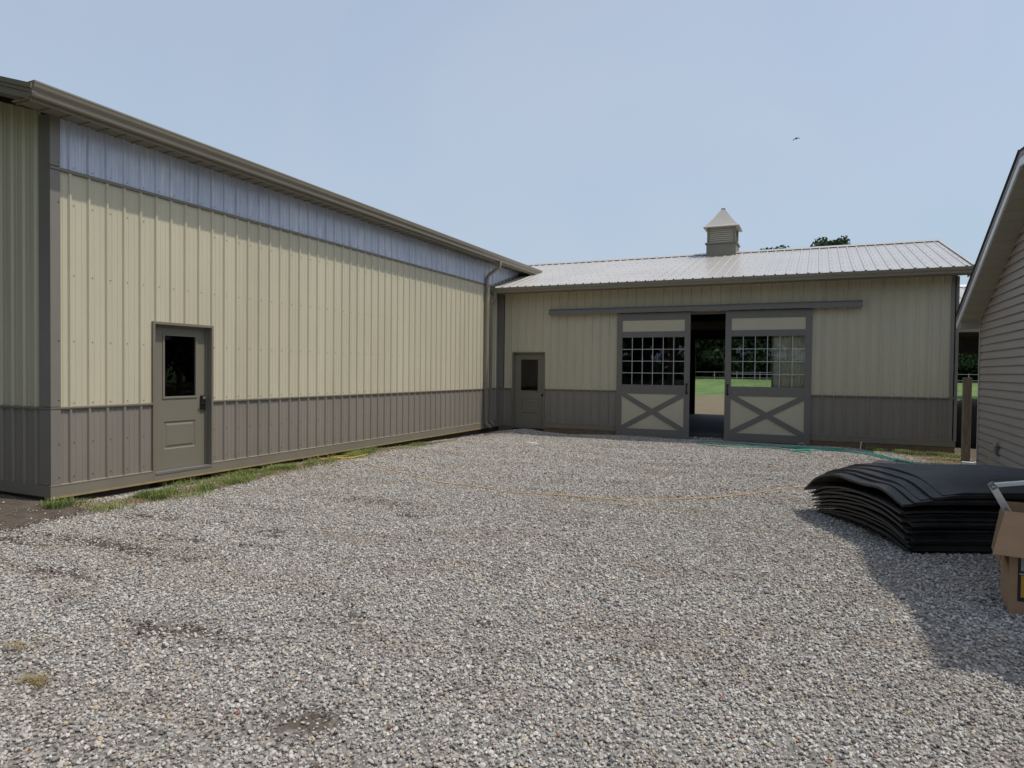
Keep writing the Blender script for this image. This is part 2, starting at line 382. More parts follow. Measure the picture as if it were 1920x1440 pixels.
def soil(x, y):
    s = 0.
    for px, py, rx, ry, k in PATCH:
        u = ((x-px)*.93 + (y-py)*.1)/1.25; w = ((y-py) - (x-px)*.12)/1.3
        s = max(s, 1.5*k*math.exp(-((u/rx)**2 + (w/ry)**2))*(.75+.6*noise.noise((x*4, y*7, 2))))
    n = noise.noise((x*.9, y*.9, 0))*.35
    s = max(s, 1.1*sstep(-7.15+n, -7.75+n, x)*sstep(5.35, 4.85, y))            # mound beside the barn end
    if y < 5.35: s = max(s, 1.1*sstep(-8.2, -8.6, x))
    s = max(s, .95*sstep(-8.22, -8.38, x), .8*instrip0(x, y))                                     # drip line of the long wall
    s = max(s, .9*math.exp(-(((x+8.1)/.33)**2 + ((y-15.9)/.9)**2)))            # dark pocket under the downspouts
    s = max(s, 1.*sstep(1.75+n*.5, 2.2+n*.5, x + max(0, (y-16.5))*1.2)*sstep(14.6, 15.6, y))
    s = max(s, sstep(18.3, 18.6, y)*1.1)
    return min(1.1, s)
def instrip(x, y):
    """weedy strip along the long wall"""
    if not (4.75 < y < 14.3): return 0.
    c = float(np.interp(y, [4.7,5.3,6.,7.5,9.,12.,14.], [-7.85,-7.75,-7.68,-7.8,-8.02,-8.15,-8.0])) + .12*noise.noise((y*.8, 2.2, 0)); w = .20*sstep(14.4, 11.5, y)+.08
    return math.exp(-((x-c)/w)**2)

# ------------------------------------------------------------------ ground
def yard():
    xs = np.arange(-14, 7.01, .12); ys = np.arange(-5, 20.01, .12)
    vs = []; s = []
    for y in ys:
        for x in xs:
            vs.append((x, y, gz(x, y))); s.append(soil(x, y))
    nx = len(xs); fs = [(j*nx+i, j*nx+i+1, (j+1)*nx+i+1, (j+1)*nx+i) for j in range(len(ys)-1) for i in range(nx-1)]
    me = bpy.data.meshes.new('yard'); me.from_pydata(vs, [], fs); me.materials.append(YARD)
    at = me.attributes.new('soil', 'FLOAT', 'POINT'); at.data.foreach_set('value', s)
    for p in me.polygons: p.use_smooth = True
    o = bpy.data.objects.new('gravel_yard', me); col.objects.link(o); o['kind'] = 'structure'
yard()
def field_z(x, y):
    z = -.24 + .09*sstep(20, 26, y)
    if y > 27: z += min(y-27, 130)*.0165
    return z
def field():
    xs = [-2500,-800,-300,-150,-80,-50,-30,-14,-7,0,7,14,30,50,80,150,300,800,2500]
    ys = [-2500,-800,-200,-60,-20,0,10,17,20,22,24,26,27,30,34,40,50,60,70,80,100,130,157,200,400,1000,2500]
    vs = [(x, y, field_z(x, y)) for y in ys for x in xs]; nx = len(xs)
    fs = [(j*nx+i, j*nx+i+1, (j+1)*nx+i+1, (j+1)*nx+i) for j in range(len(ys)-1) for i in range(nx-1)]
    m = MB(); m.add(vs, fs); o = m.build('ground', FIELD, smooth=True); o['kind'] = 'structure'
field()

# cached lookup of the soil mask (5 cm cells) so scattering stays quick
_SX, _SY, _SC = -9.4, .9, .05
_SG = np.array([[soil(_SX+i*_SC, _SY+j*_SC) for i in range(270)] for j in range(345)])
def soilq(x, y):
    i = int(round((x-_SX)/_SC)); j = int(round((y-_SY)/_SC))
    return _SG[min(344, max(0, j)), min(269, max(0, i))]
# loose stones: real instanced rocks on the yard (nobody could count them)
def gravel():
    rocks = bpy.data.collections.new('rock_shapes')
    for k in range(14):
        bm = bmesh.new(); bmesh.ops.create_icosphere(bm, subdivisions=1, radius=1.)
        sc = Vector((random.uniform(.8,1.25), random.uniform(.6,1.), random.uniform(.45,.8)))
        pl = [(Vector((random.gauss(0,1),random.gauss(0,1),random.gauss(0,1))).normalized(), random.uniform(.55,.85)) for _ in range(7)]
        for v in bm.verts:
            for n_, d in pl:                                     # chip flat faces: crushed stone
                t = v.co.dot(n_)
                if t > d: v.co -= n_*(t-d)
            v.co = Vector((v.co.x*sc.x, v.co.y*sc.y, v.co.z*sc.z))
        me = bpy.data.meshes.new('rock'); bm.to_mesh(me); bm.free(); me.materials.append(STONE)
        o = bpy.data.objects.new('rock', me); rocks.objects.link(o)
    pts = []; rad = []
    def region(y0, y1, dens, r0, r1):
        n = int((y1-y0)*13*dens)
        xx = rng.uniform(-9.2, 3.8, n); yy = rng.uniform(y0, y1, n)
        # keep what the photo (and a camera a step aside) can see
        u = xx*.91 + yy*.414; w = -xx*.414 + yy*.91
        ok = (w > 1.2) & (np.abs(u) < w*.80+1.0)
        for x, y in zip(xx[ok], yy[ok]):
            if y > 17.75 or (y > 17.55 and not -4.8 < x < -1): continue
            if x > 2.83 and y > 4.9: continue
            s = soilq(x, y); g = instrip(x, y)
            nz = noise.noise((x*3.1, y*3.1, 5.))*.5+.5
            if s > .95 and random.random() < .93: continue
            nf = noise.noise((x*11., y*11., 8.))*.5+.5
            if s > .15 and random.random() < min(.8, s*(.2+.6*nz+1.1*nf)): continue
            if x < A+.06 and y > 5.0: continue
            if g > .3 and random.random() < g*.75: continue
            r = r0 + (r1-r0)*random.random()**1.6
            if random.random() < .03: r *= 1.35
            pts.append((x, y, gz(x, y) + r*.25 + random.uniform(-.007, .009))); rad.append(r)
    region(1.0, 4.5, 4800, .006, .0148)
    region(4.5, 9., 3500, .0068, .0162)
    region(9., 17.8, 2300, .009, .0185)
    me = bpy.data.meshes.new('gravel'); me.vertices.add(len(pts))
    me.vertices.foreach_set('co', np.array(pts, dtype=np.float32).ravel())
    at = me.attributes.new('rad', 'FLOAT', 'POINT'); at.data.foreach_set('value', np.array(rad, dtype=np.float32))
    o = bpy.data.objects.new('gravel', me); col.objects.link(o)
    o['kind'] = 'stuff'; tag(o, 'loose grey crushed stone gravel covering the whole yard', 'gravel')
    ng = bpy.data.node_groups.new('scatter', 'GeometryNodeTree')
    ng.interface.new_socket('Geometry', in_out='INPUT', socket_type='NodeSocketGeometry')
    ng.interface.new_socket('Geometry', in_out='OUTPUT', socket_type='NodeSocketGeometry')
    gi = ng.nodes.new('NodeGroupInput'); go = ng.nodes.new('NodeGroupOutput')
    ip = ng.nodes.new('GeometryNodeInstanceOnPoints'); ci = ng.nodes.new('GeometryNodeCollectionInfo')
    ci.inputs['Collection'].default_value = rocks; ci.inputs['Separate Children'].default_value = True; ci.inputs['Reset Children'].default_value = True
    ip.inputs['Pick Instance'].default_value = True
    rv = ng.nodes.new('FunctionNodeRandomValue'); rv.data_type = 'FLOAT_VECTOR'
    rv.inputs[0].default_value = (-.6,-.6,0); rv.inputs[1].default_value = (.6,.6,6.283)
    na = ng.nodes.new('GeometryNodeInputNamedAttribute'); na.data_type = 'FLOAT'; na.inputs['Name'].default_value = 'rad'
    l = ng.links
    l.new(gi.outputs[0], ip.inputs['Points']); l.new(ci.outputs[0], ip.inputs['Instance'])
    l.new(rv.outputs[0], ip.inputs['Rotation']); l.new(na.outputs[0], ip.inputs['Scale']); l.new(ip.outputs[0], go.inputs[0])
    md = o.modifiers.new('scatter', 'NODES'); md.node_group = ng
    print('stones', len(pts))
    # crumbs of dark earth lying in and around the bare patches
    clods = bpy.data.collections.new('clod_shapes')
    CL = varied('damp brown earth', (.095,.07,.052,1), .95, .4, 1.5)
    for k in range(5):
        me2 = rocks.objects[k].data.copy(); me2.materials.clear(); me2.materials.append(CL)
        clods.objects.link(bpy.data.objects.new('clod', me2))
    cp = []; cr_ = []
    tries = 0
    while len(cp) < 5500 and tries < 250000:
        tries += 1
        x = random.uniform(-8.2, 2.5); y = random.uniform(1.5, 14.5); s_ = soilq(x, y)
        if .1 < s_ < .95 and random.random() < s_*(.2+1.3*(noise.noise((x*9, y*9, 3))*.5+.5)-.25):
            r = random.uniform(.004, .012)*(1.8 if random.random() < .06 else 1); cp.append((x, y, gz(x, y)+r*.6+.006)); cr_.append(r)
    m2 = bpy.data.meshes.new('soil_crumbs'); m2.vertices.add(len(cp)); m2.vertices.foreach_set('co', np.array(cp, dtype=np.float32).ravel())
    a2 = m2.attributes.new('rad', 'FLOAT', 'POINT'); a2.data.foreach_set('value', np.array(cr_, dtype=np.float32))
    o2 = bpy.data.objects.new('soil_crumbs', m2); col.objects.link(o2); o2['kind'] = 'stuff'; tag(o2, 'dark brown crumbs of earth scattered in small patches over the gravel', 'soil')
    ng2 = ng.copy()
    for n_ in ng2.nodes:
        if n_.bl_idname == 'GeometryNodeCollectionInfo': n_.inputs['Collection'].default_value = clods
    md2 = o2.modifiers.new('scatter', 'NODES'); md2.node_group = ng2
gravel()

# grass blades
def blades(name, spots, mat, label, hmin, hmax, w=.004, lean=.5, cat='grass'):
    V = []; F = []
    for (x, y, k) in spots:
        h = random.uniform(hmin, hmax)*k; a = random.uniform(0, 6.283); b = a + random.uniform(-.6,.6)
        ln = random.uniform(.1, lean)*h; z = gz(x, y) - .005
        dx, dy = math.cos(a)*w, math.sin(a)*w; lx, ly = -math.sin(b)*ln, math.cos(b)*ln
        o = len(V)
        V += [(x-dx, y-dy, z), (x+dx, y+dy, z), (x+dx*.8+lx*.35, y+dy*.8+ly*.35, z+h*.6), (x-dx*.8+lx*.35, y-dy*.8+ly*.35, z+h*.6), (x+lx, y+ly, z+h*(1-.3*lean))]
        F += [(o, o+1, o+2, o+3), (o+3, o+2, o+4)]
    me = bpy.data.meshes.new(name); me.from_pydata(V, [], F); me.materials.append(mat)
    ob = bpy.data.objects.new(name, me); col.objects.link(ob); ob['kind'] = 'stuff'; tag(ob, label, cat)
sp = []; dry = []
for _ in range(26):                                          # taller tufts
    ty = random.uniform(4.9, 11.5); tx = float(np.interp(ty, [4.7,5.3,6.,7.5,9.,12.], [-7.8,-7.68,-7.6,-7.75,-8.0,-8.15])) + random.gauss(0, .1); tk = random.uniform(1., 1.75)
    for _ in range(random.randint(50, 110)): sp.append((tx+random.gauss(0,.045), ty+random.gauss(0,.06), tk))
while len(sp) < 9500:
    y = random.uniform(4.8, 14.2); x = random.uniform(-8.4, -7.1); g = instrip(x, y)
    cl = noise.noise((x*2.4, y*1.7, 9.))*.5 + .5
    cl2 = sstep(.47, .72, cl)
    if random.random() < g*cl2*(1.25 if y < 10 else .8): sp.append((x, y, .5+.75*cl2))
while len(dry) < 9000:
    y = random.uniform(5., 13.8); x = random.uniform(-8.4, -7.3); g = instrip(x, y)
    if random.random() < g: dry.append((x, y, random.uniform(.5, 1.)))
blades('wall_grass', sp, BLADE, 'green weedy grass tufts growing in a strip along the foot of the long barn wall', .03, .14, .0032, 1.6)
blades('dry_grass', dry, STRAWM, 'flattened straw coloured dead grass between the green tufts by the long barn wall', .02, .085, .0028, 2.5)
sp = []
while len(sp) < 2600:
    x = random.uniform(1.1, 2.9); y = random.uniform(15.7, 17.5)
    c = 17.35 - (x-1.1)*.25
    if random.random() < math.exp(-((y-c)/.25)**2)*(.35+noise.noise((x*3, y*3, 0))): sp.append((x, y, 1))
blades('corner_grass', sp, BLADE, 'green weeds under the timber board at the right end of the stable wall', .04, .13, .004, .9)
dry = [(random.gauss(2.35,.35), random.gauss(15.9,.55), random.uniform(.6,1.2)) for _ in range(2200)]
dry = [d for d in dry if d[1] < 17.4 and d[0] > 1.5 and not (d[0] > 2.8 and d[1] < 15.3)]
blades('gap_straw', dry, STRAWM, 'brown dead grass litter in the gap between stable and house', .02, .07, .004, 3.)

# ------------------------------------------------------------------ ribbed steel siding
def profile(u0, u1, ph, p, hgt=.026, minor=.0045, wb=.027, wt=.011):
    pts = []
    k0 = math.floor((u0-ph)/p)-1; k1 = math.ceil((u1-ph)/p)+1
    for k in range(k0, k1+1):
        c = ph + k*p
        pts += [(c-wb, 0), (c-wt, hgt), (c+wt, hgt), (c+wb, 0)]
        for q in (1/3, 2/3):
            m = c + p*q
            pts += [(m-.012, 0), (m-.006, minor), (m+.006, minor), (m+.012, 0)]
    out = []
    def at(u):
        for (a, ha), (b, hb) in zip(pts, pts[1:]):
            if a <= u <= b: return ha + (hb-ha)*(u-a)/max(b-a, 1e-9)
        return 0
    out.append((u0, at(u0))); out += [q for q in pts if u0 < q[0] < u1]; out.append((u1, at(u1)))
    return out
def siding(mb, P, u0, u1, z0, z1, ph, p, **kw):
    """P(u, h, z) -> point; z0/z1 numbers or functions of u"""
    pr = profile(u0, u1, ph, p, **kw)
    f0 = z0 if callable(z0) else (lambda u: z0); f1 = z1 if callable(z1) else (lambda u: z1)
    vs = [P(u, h, f0(u)) for u, h in pr] + [P(u, h, f1(u)) for u, h in pr]
    n = len(pr)
    mb.add(vs, [(i, i+1, n+i+1, n+i) for i in range(n-1)])
def kgutter(mb, P, a0, a1, out0, out1, zt, zb):
    """K-style gutter: P(a, out, z)"""
    d = out1-out0; h = zt-zb
    prof = [(out0, zt), (out0, zb), (out0+d*.55, zb), (out0+d*.62, zb+h*.12), (out0+d*.64, zb+h*.34), (out0+d*.86, zb+h*.55),
            (out0+d*.9, zb+h*.62), (out1-.004, zt-h*.14), (out1, zt-h*.12), (out1, zt), (out1-.008, zt), (out1-.012, zt-h*.13), (out0+d*.8, zb+h*.6),
            (out0+d*.55, zb+h*.3), (out0+d*.5, zb+.012), (out0+.004, zb+.012), (out0+.004, zt)]
    n = len(prof)
    mb.add([P(a0, q[0], q[1]) for q in prof] + [P(a1, q[0], q[1]) for q in prof],
           [(i, (i+1) % n, n+(i+1) % n, n+i) for i in range(n)] )
    for a, s in ((a0, 1), (a1, -1)):                       # end caps
        cap = [(out0, zt), (out0, zb), (out0+d*.55, zb), (out0+d*.62, zb+h*.12), (out0+d*.64, zb+h*.34), (out0+d*.86, zb+h*.55), (out0+d*.9, zb+h*.62), (out1, zt-h*.14), (out1, zt)]
        m = len(cap)
        mb.add([P(a-.002*s, q[0], q[1]) for q in cap] + [P(a+.002*s, q[0], q[1]) for q in cap],
               [tuple(range(m)), tuple(reversed(range(m, 2*m)))] + [(i, (i+1) % m, m+(i+1) % m, m+i) for i in range(m)])
def screws(mb, P, us, zs, s=.006):
    for z in zs:
        for u in us:
            c = [(u-s, z-s*.5), (u, z-s), (u+s, z-s*.5), (u+s, z+s*.5), (u, z+s), (u-s, z+s*.5)]
            mb.add([P(a, .001, b) for a, b in c] + [P(u+(a-u)*.8, .008, z+(b-z)*.8) for a, b in c],
                   [(6,7,8,9,10,11)] + [(i, (i+1) % 6, 6+(i+1) % 6, 6+i) for i in range(6)])

def panel_door(parent, P, u0, u1, z0, z1, lu0, lu1, lz0, lz1, pz0, pz1, lock_u, lock_z, keypad, glass):
    """half-glass steel door built in the plane h = 0 (h outward); returns slab"""
    t = .044
    m = MB()
    def bx(mb, a0, a1, h0, h1, b0, b1):
        v = [P(u, h, z) for z in (b0, b1) for h in (h0, h1) for u in (a0, a1)]
        mb.add(v, [(0,1,3,2),(4,6,7,5),(0,4,5,1),(2,3,7,6),(0,2,6,4),(1,5,7,3)])
    bx(m, u0, lu0, -t, 0, z0, z1); bx(m, lu1, u1, -t, 0, z0, z1)
    bx(m, lu0, lu1, -t, 0, lz1, z1); bx(m, lu0, lu1, -t, 0, z0, pz0); bx(m, lu0, lu1, -t, 0, pz1, lz0)
    # raised panel with chamfered groove
    def ring(a, b, ha, hb):
        q = []
        for (i, h) in ((a, ha), (b, hb)):
            q.append([P(lu0+i, h, pz0+i), P(lu1-i, h, pz0+i), P(lu1-i, h, pz1-i), P(lu0+i, h, pz1-i)])
        for k in range(4):
            m.quad(q[0][k], q[0][(k+1) % 4], q[1][(k+1) % 4], q[1][k])
    ring(0, .012, 0, -.012); ring(.012, .03, -.012, -.012); ring(.03, .055, -.012, -.002)
    m.quad(P(lu0+.055,-.002,pz0+.055), P(lu1-.055,-.002,pz0+.055), P(lu1-.055,-.002,pz1-.055), P(lu0+.055,-.002,pz1-.055))
    slab = m.build('door', DOORP, parent)
    f = MB(); w = .028
    for (a0, a1, b0, b1) in ((lu0-w, lu1+w, lz1-.004, lz1+w), (lu0-w, lu1+w, lz0-w, lz0+.004), (lu0-w, lu0+.004, lz0+.004, lz1-.004), (lu1-.004, lu1+w, lz0+.004, lz1-.004)):
        bx(f, a0, a1, -.01, .012, b0, b1)
    f.build('window_frame', DOORP, slab, bevel=.003)
    g = MB(); bx(g, lu0, lu1, -.024, -.018, lz0, lz1); g.build('glass_pane', glass, slab)
    h = MB()
    if keypad:
        bx(h, lock_u-.045, lock_u+.042, 0, .036, lock_z-.11, lock_z+.105); 
        h.build('keypad_lock', BLACK, slab, bevel=.01)
        h = MB(); bx(h, lock_u-.02, lock_u+.02, .0365, .045, lock_z+.05, lock_z+.09); h.build('lock_face', TRACKM, slab)
        h = MB(); bx(h, lock_u-.075, lock_u+.01, .038, .055, lock_z-.03, lock_z-.008); h.build('lever_handle', BLACK, slab, bevel=.005)
    else:
        c = Vector(P(lock_u, 0, lock_z)); o2 = Vector(P(lock_u, 1, lock_z))-c
        h.tube([c, c+o2*.012, c+o2*.02, c+o2*.045, c+o2*.06, c+o2*.065], [.032,.032,.014,.016,.028,.012], 12)
        h.build('door_knob', BLACK, slab, smooth=True)
    return slab

# ------------------------------------------------------------------ long barn (left)
barn = empty('long_barn', (A, 5.09, 0), 'long cream and taupe steel barn on the left with translucent panels under its eave', 'barn')
PL = lambda u, h, z: (A+h, u, z)
Y0, Y1 = 5.09, 27.5
ph, pp = 5.31, .2383
DY0, DY1, DZ0, DZ1 = 6.47, 7.43, .12, 2.225
m = MB()
siding(m, PL, Y0+.06, DY0, 1.105, 4.02, ph, pp); siding(m, PL, DY0, DY1, DZ1, 4.02, ph, pp); siding(m, PL, DY1, Y1, 1.105, 4.02, ph, pp)
m.build('upper_siding', CREAM, barn)
for a, b in ((Y0+.02, DY0), (DY1, Y1)):
    m = MB(); siding(m, PL, a, b, .15, 1.09, ph, pp); m.build('wainscot_siding', TAUPE, barn)
m = MB(); siding(m, PL, Y0+.1, 20.6, 4.045, 4.645, ph, pp); m.build('translucent_panel', POLY, barn)
for (a, b) in ((Y0-.028, DY0-.03), (DY1+.03, Y1)):
    m = MB(); m.prism([(A+.001,1.12),(A+.032,1.112),(A+.032,1.095),(A+.025,1.08),(A+.001,1.08)], 'y', a, b); m.build('wainscot_trim', TRIM, barn)
m = MB(); m.prism([(A+.001,4.05),(A+.034,4.04),(A+.034,4.005),(A+.001,3.998)], 'y', Y0-.028, 20.6); m.build('panel_trim', TRIM, barn)
m = MB(); m.box(A, A+.026, Y0-.026, Y0+.095, .16, 1.079); m.box(A, A+.026, Y0-.026, Y0+.095, 1.121, 3.997); m.box(A, A+.026, Y0-.026, Y0+.095, 4.051, 4.65)
m.box(A-.2, A, Y0-.026, Y0, .16, 1.079); m.box(A-.2, A, Y0-.026, Y0, 1.121, 4.66)
m.build('corner_trim', DTRIM, barn, bevel=.002)
m = MB(); m.box(A-.08, A+.036, Y0-.036, DY0-.035, .018, .155); m.box(A-.08, A+.038, DY0-.035, DY1+.035, .018, .118); m.box(A-.08, A+.036, DY1+.035, Y1, .018, .155)
m.prism([(A+.001,.158),(A+.04,.150),(A+.04,.157),(A+.001,.168)], 'y', Y0-.03, DY0-.04); m.prism([(A+.001,.158),(A+.04,.150),(A+.04,.157),(A+.001,.168)], 'y', DY1+.04, Y1)
m.build('skirt_board', SKIRT, barn)
m = MB(); m.box(A-.08, A+.046, Y0-.04, Y1, -.004, .0175); m.build('sill_edge', YWOOD, barn)
# gable end facing the camera side
PG = lambda u, h, z: (u, Y0-h, z)
sl = .30
gtop = lambda u: 4.66 + sl*(A-u) if u > A-6.6 else 4.66 + sl*(6.6*2-(A-u))
m = MB(); siding(m, PG, A-13.2, A-.19, 1.105, gtop, A-.3, pp); m.build('gable_siding', CREAM, barn)
m = MB(); siding(m, PG, A-13.2, A-.19, .15, 1.09, A-.3, pp); m.build('gable_wainscot', TAUPE, barn)
m = MB(); m.prism([(Y0-.001,1.12),(Y0-.032,1.112),(Y0-.032,1.095),(Y0-.025,1.08),(Y0-.001,1.08)], 'x', A-13.2, A-.0); m.build('gable_trim', TRIM, barn)
m = MB(); m.box(A-13.2, A-.08, Y0-.036, Y0+.05, .018, .155); m.build('gable_skirt', SKIRT, barn)
# shell behind the sheets
m = MB()
m.box(A-.12, A-.03, Y0+.03, DY0-.05, -.3, 4.66); m.box(A-.12, A-.03, DY1+.05, Y1, -.3, 4.0); m.box(A-.12, A-.03, DY0-.05, DY1+.05, DZ1+.05, 4.66)
m.box(A-13.2, A-.13, Y0+.03, Y0+.1, -.3, 4.6); m.box(A-13.2, A-13.1, Y0+.1, Y1, -.3, 4.66); m.box(A-13.2, A, Y1, Y1+.1, -.3, 4.66)
m.add([(A-.13,Y0+.05,4.6),(A-13.1,Y0+.05,4.6),(A-6.6,Y0+.05,6.5)], [(0,1,2)]); m.add([(A,Y1+.05,4.66),(A-13.2,Y1+.05,4.66),(A-6.6,Y1+.05,6.6)], [(0,1,2)])
m.box(A-13.1, A-.13, Y0+.1, Y1, -.3, -.0)
m.build('inner_wall', DARKIN, barn)
# roof
ex, ez = A+.47, 4.735
rt = lambda x: ez + sl*(ex-x)
m = MB()
Pr = lambda u, h, z: (z, u, rt(z)+h)      # z is x here
siding(m, Pr, 4.62, Y1+.3, ex, A-6.6, ph, pp)
Pr2 = lambda u, h, z: (2*(A-6.6)-z, u, rt(z)+h)
siding(m, Pr2, 4.62, Y1+.3, ex, A-6.6, ph, pp)
m.build('roof', ROOFM, barn)
m = MB(); m.box(A, A+.36, 4.66, 20.2, 4.648, 4.66)
for k in range(66):                                        # soffit vee joints
    m.box(A+.005, A+.355, 4.7+k*.2384, 4.722+k*.2384, 4.632, 4.6475)
m.build('soffit', SOFFIT, barn)
m = MB(); m.box(A+.36, A+.378, 4.64, 20.3, 4.60, 4.74); m.build('fascia', GUTTER, barn)
m = MB(); kgutter(m, PL, 4.62, 19.78, .379, .5, 4.80, 4.635); m.build('gutter', GUTTER, barn, bevel=0)
# gable rake: stepped trim and sloped soffit
m = MB()
def rk(x0, x1, y0, y1, d0, d1):
    m.add([(x0,y0,rt(x0)-d0),(x1,y0,rt(x1)-d0),(x1,y1,rt(x1)-d0),(x0,y1,rt(x0)-d0),(x0,y0,rt(x0)-d1),(x1,y0,rt(x1)-d1),(x1,y1,rt(x1)-d1),(x0,y1,rt(x0)-d1)],
          [(0,1,2,3),(7,6,5,4),(0,4,5,1),(1,5,6,2),(2,6,7,3),(3,7,4,0)])
rk(A+.46, A-6.6, 4.60, 4.66, -.03, .025); rk(A+.46, A-6.6, 4.612, 4.66, .025, .07); rk(A+.38, A-6.6, 4.622, 4.66, .07, .15)
m.build('rake_trim', GUTTER, barn)
m = MB(); rk(A, A-6.6, 4.661, Y0, .13, .145); m.build('gable_soffit', SOFFIT, barn)
# screws
ribs = [ph+k*pp+.05 for k in range(0, 62)]
m = MB()
up = [u for u in ribs if not (DY0-.02 < u < DY1+.02)]
screws(m, PL, up, (1.16, 1.93, 3.62)); screws(m, PL, ribs, (2.75, 4.085)); screws(m, PL, up, (.24, .66)); screws(m, PL, [DY0+.05+k*pp for k in range(4)], (2.26, 2.32))
screws(m, lambda u, h, z: (A+.026+h, u, z), [5.16], (.25,.66,1.2,1.93,3.62,4.1))
o = m.build('screw', BLACK, barn); o['kind'] = 'stuff'
# entry door with deep frame
m = MB()
m.box(A-.13, A+.034, DY0-.035, DY0, DZ0-.03, DZ1+.035); m.box(A-.13, A+.034, DY1, DY1+.035, DZ0-.03, DZ1+.035)
m.box(A-.13, A+.034, DY0, DY1, DZ1, DZ1+.035)
m.box(A-.13, A-.06, DY0, DY0+.028, DZ0, DZ1); m.box(A-.13, A-.06, DY1-.028, DY1, DZ0, DZ1); m.box(A-.13, A-.06, DY0+.028, DY1-.028, DZ1-.03, DZ1)
m.build('door_frame', TRIM, barn)
m = MB(); m.box(A-.13, A+.045, DY0, DY1, DZ0-.02, DZ0+.012); m.build('threshold', TRACKM, barn)
panel_door(barn, lambda u, h, z: (A-.085+h, u, z), DY0+.03, DY1-.03, DZ0+.016, DZ1-.032, 6.70, 7.235, 1.19, 2.08, .43, .83, 7.36, 1.09, True, DGLASS)
# rectangular downspouts standing in the corner
def spout(pts, w=.085, d=.07):
    """rectangular pipe swept through points (in the x-z plane mostly)"""
    mb = MB()
    n = len(pts); P3 = [Vector(p) for p in pts]; o = 0; vs = []
    for i, p in enumerate(P3):
        t = (P3[min(i+1, n-1)]-P3[max(i-1, 0)]).normalized()
        s = Vector((0,1,0)); s = (s-t*s.dot(t)).normalized(); q = t.cross(s).normalized()
        c = .008
        for a, b in ((-w/2+c,-d/2),(w/2-c,-d/2),(w/2,-d/2+c),(w/2,d/2-c),(w/2-c,d/2),(-w/2+c,d/2),(-w/2,d/2-c),(-w/2,-d/2+c)):
            vs.append(p + s*a + q*b)
    fs = [(i*8+k, i*8+(k+1) % 8, (i+1)*8+(k+1) % 8, (i+1)*8+k) for i in range(n-1) for k in range(8)]
    return mb.add(vs, fs)
ys1, ys2 = 16.72, 17.02
def arc(p0, p1, p2, n=6):
    p0, p1, p2 = map(Vector, (p0, p1, p2))
    return [tuple(p0*(1-t)**2 + p1*2*t*(1-t) + p2*t*t) for t in [i/n for i in range(n+1)]]
gx = A+.44
pts = [(gx, ys1+.06, 4.66)] + arc((gx, ys1+.06, 4.60), (gx, ys1+.06, 4.47), (gx-.1, ys1+.03, 4.42)) + arc((A+.2, ys1, 4.32), (A+.07, ys1, 4.25), (A+.07, ys1, 4.1))
pts += [(A+.07, ys1, z) for z in (3., 2., 1., .3)] + arc((A+.07, ys1, .25), (A+.07, ys1, .08), (A+.26, ys1-.02, .045))
spout(pts).build('downspout', GUTTER, barn, smooth=False)
for z in (3.3, 1.25):
    m = MB(); m.box(A+.022, A+.108, ys1-.058, ys1+.058, z, z+.03); m.build('pipe_strap', GUTTER, barn)

# ------------------------------------------------------------------ stable (cross wing)
stable = empty('stable_wing', (-2.8, B, 0), 'cream and taupe steel stable with light metal roof and a cupola joining the long barn', 'stable')
PS = lambda u, h, z: (u, B-h, z)
phs, ps = .15, .2405
X0, X1 = A, 2.84
EX0, EX1, EZ1 = -7.965, -7.025, 2.13
OX0, OX1, OZ1 = -4.80, -1.0, 3.12
m = MB()
siding(m, PS, X0+.02, EX0, 1.105, 3.84, phs, ps); siding(m, PS, EX0, EX1, EZ1, 3.84, phs, ps); siding(m, PS, EX1, OX0, 1.105, 3.84, phs, ps)
siding(m, PS, OX0, OX1, OZ1, 3.84, phs, ps); siding(m, PS, OX1, X1-.02, 1.105, 3.84, phs, ps)
m.build('upper_siding', CREAM, stable)
for a, b in ((X0+.02, EX0), (EX1, OX0), (OX1, X1-.02)):
    m = MB(); siding(m, PS, a, b, .15, 1.09, phs, ps); m.build('wainscot_siding', TAUPE, stable)
for a, b in ((X0+.04, EX0-.03), (EX1+.03, OX0-.04), (OX1+.04, X1+.02)):
    m = MB(); m.prism([(B-.001,1.12),(B-.032,1.112),(B-.032,1.095),(B-.025,1.08),(B-.001,1.08)], 'x', a, b); m.build('wainscot_trim', TRIM, stable)
for a, b in ((X0+.04, EX0-.035), (EX1+.035, OX0-.045), (OX1+.045, X1+.01)):
    m = MB(); m.box(a, b, B-.036, B+.05, .022, .153); m.prism([(B-.001,.1535),(B-.042,.1535),(B-.042,.157),(B-.001,.168)], 'x', a, b); m.build('skirt_board', SKIRT, stable)
for a, b in ((X0+.04, EX0-.03), (EX1+.03, OX0-.04), (OX1+.04, X1+.0)):
    m = MB(); m.box(a, b, B-.024, B+.05, -.142, .0195); m.box(a, b, B-.012, B+.05, -.3, -.146); m.build('timber_board', WOOD, stable)
m = MB(); m.box(X0+.001, X0+.215, B-.026, B, 1.121, 3.82); m.box(X0+.001, X0+.09, B-.026, B, .169, 1.079); m.box(X0+.001, X0+.026, B-.13, B-.027, .169, 3.82)
m.build('corner_trim', DTRIM, stable, bevel=.002)
m = MB(); m.box(X1-.13, X1+.026, B-.026, B, 1.121, 3.82); m.box(X1-.13, X1+.026, B-.026, B, .155, 1.079); m.box(X1, X1+.026, B, B+.12, .155, 3.82)
m.build('corner_trim', DTRIM, stable, bevel=.002)
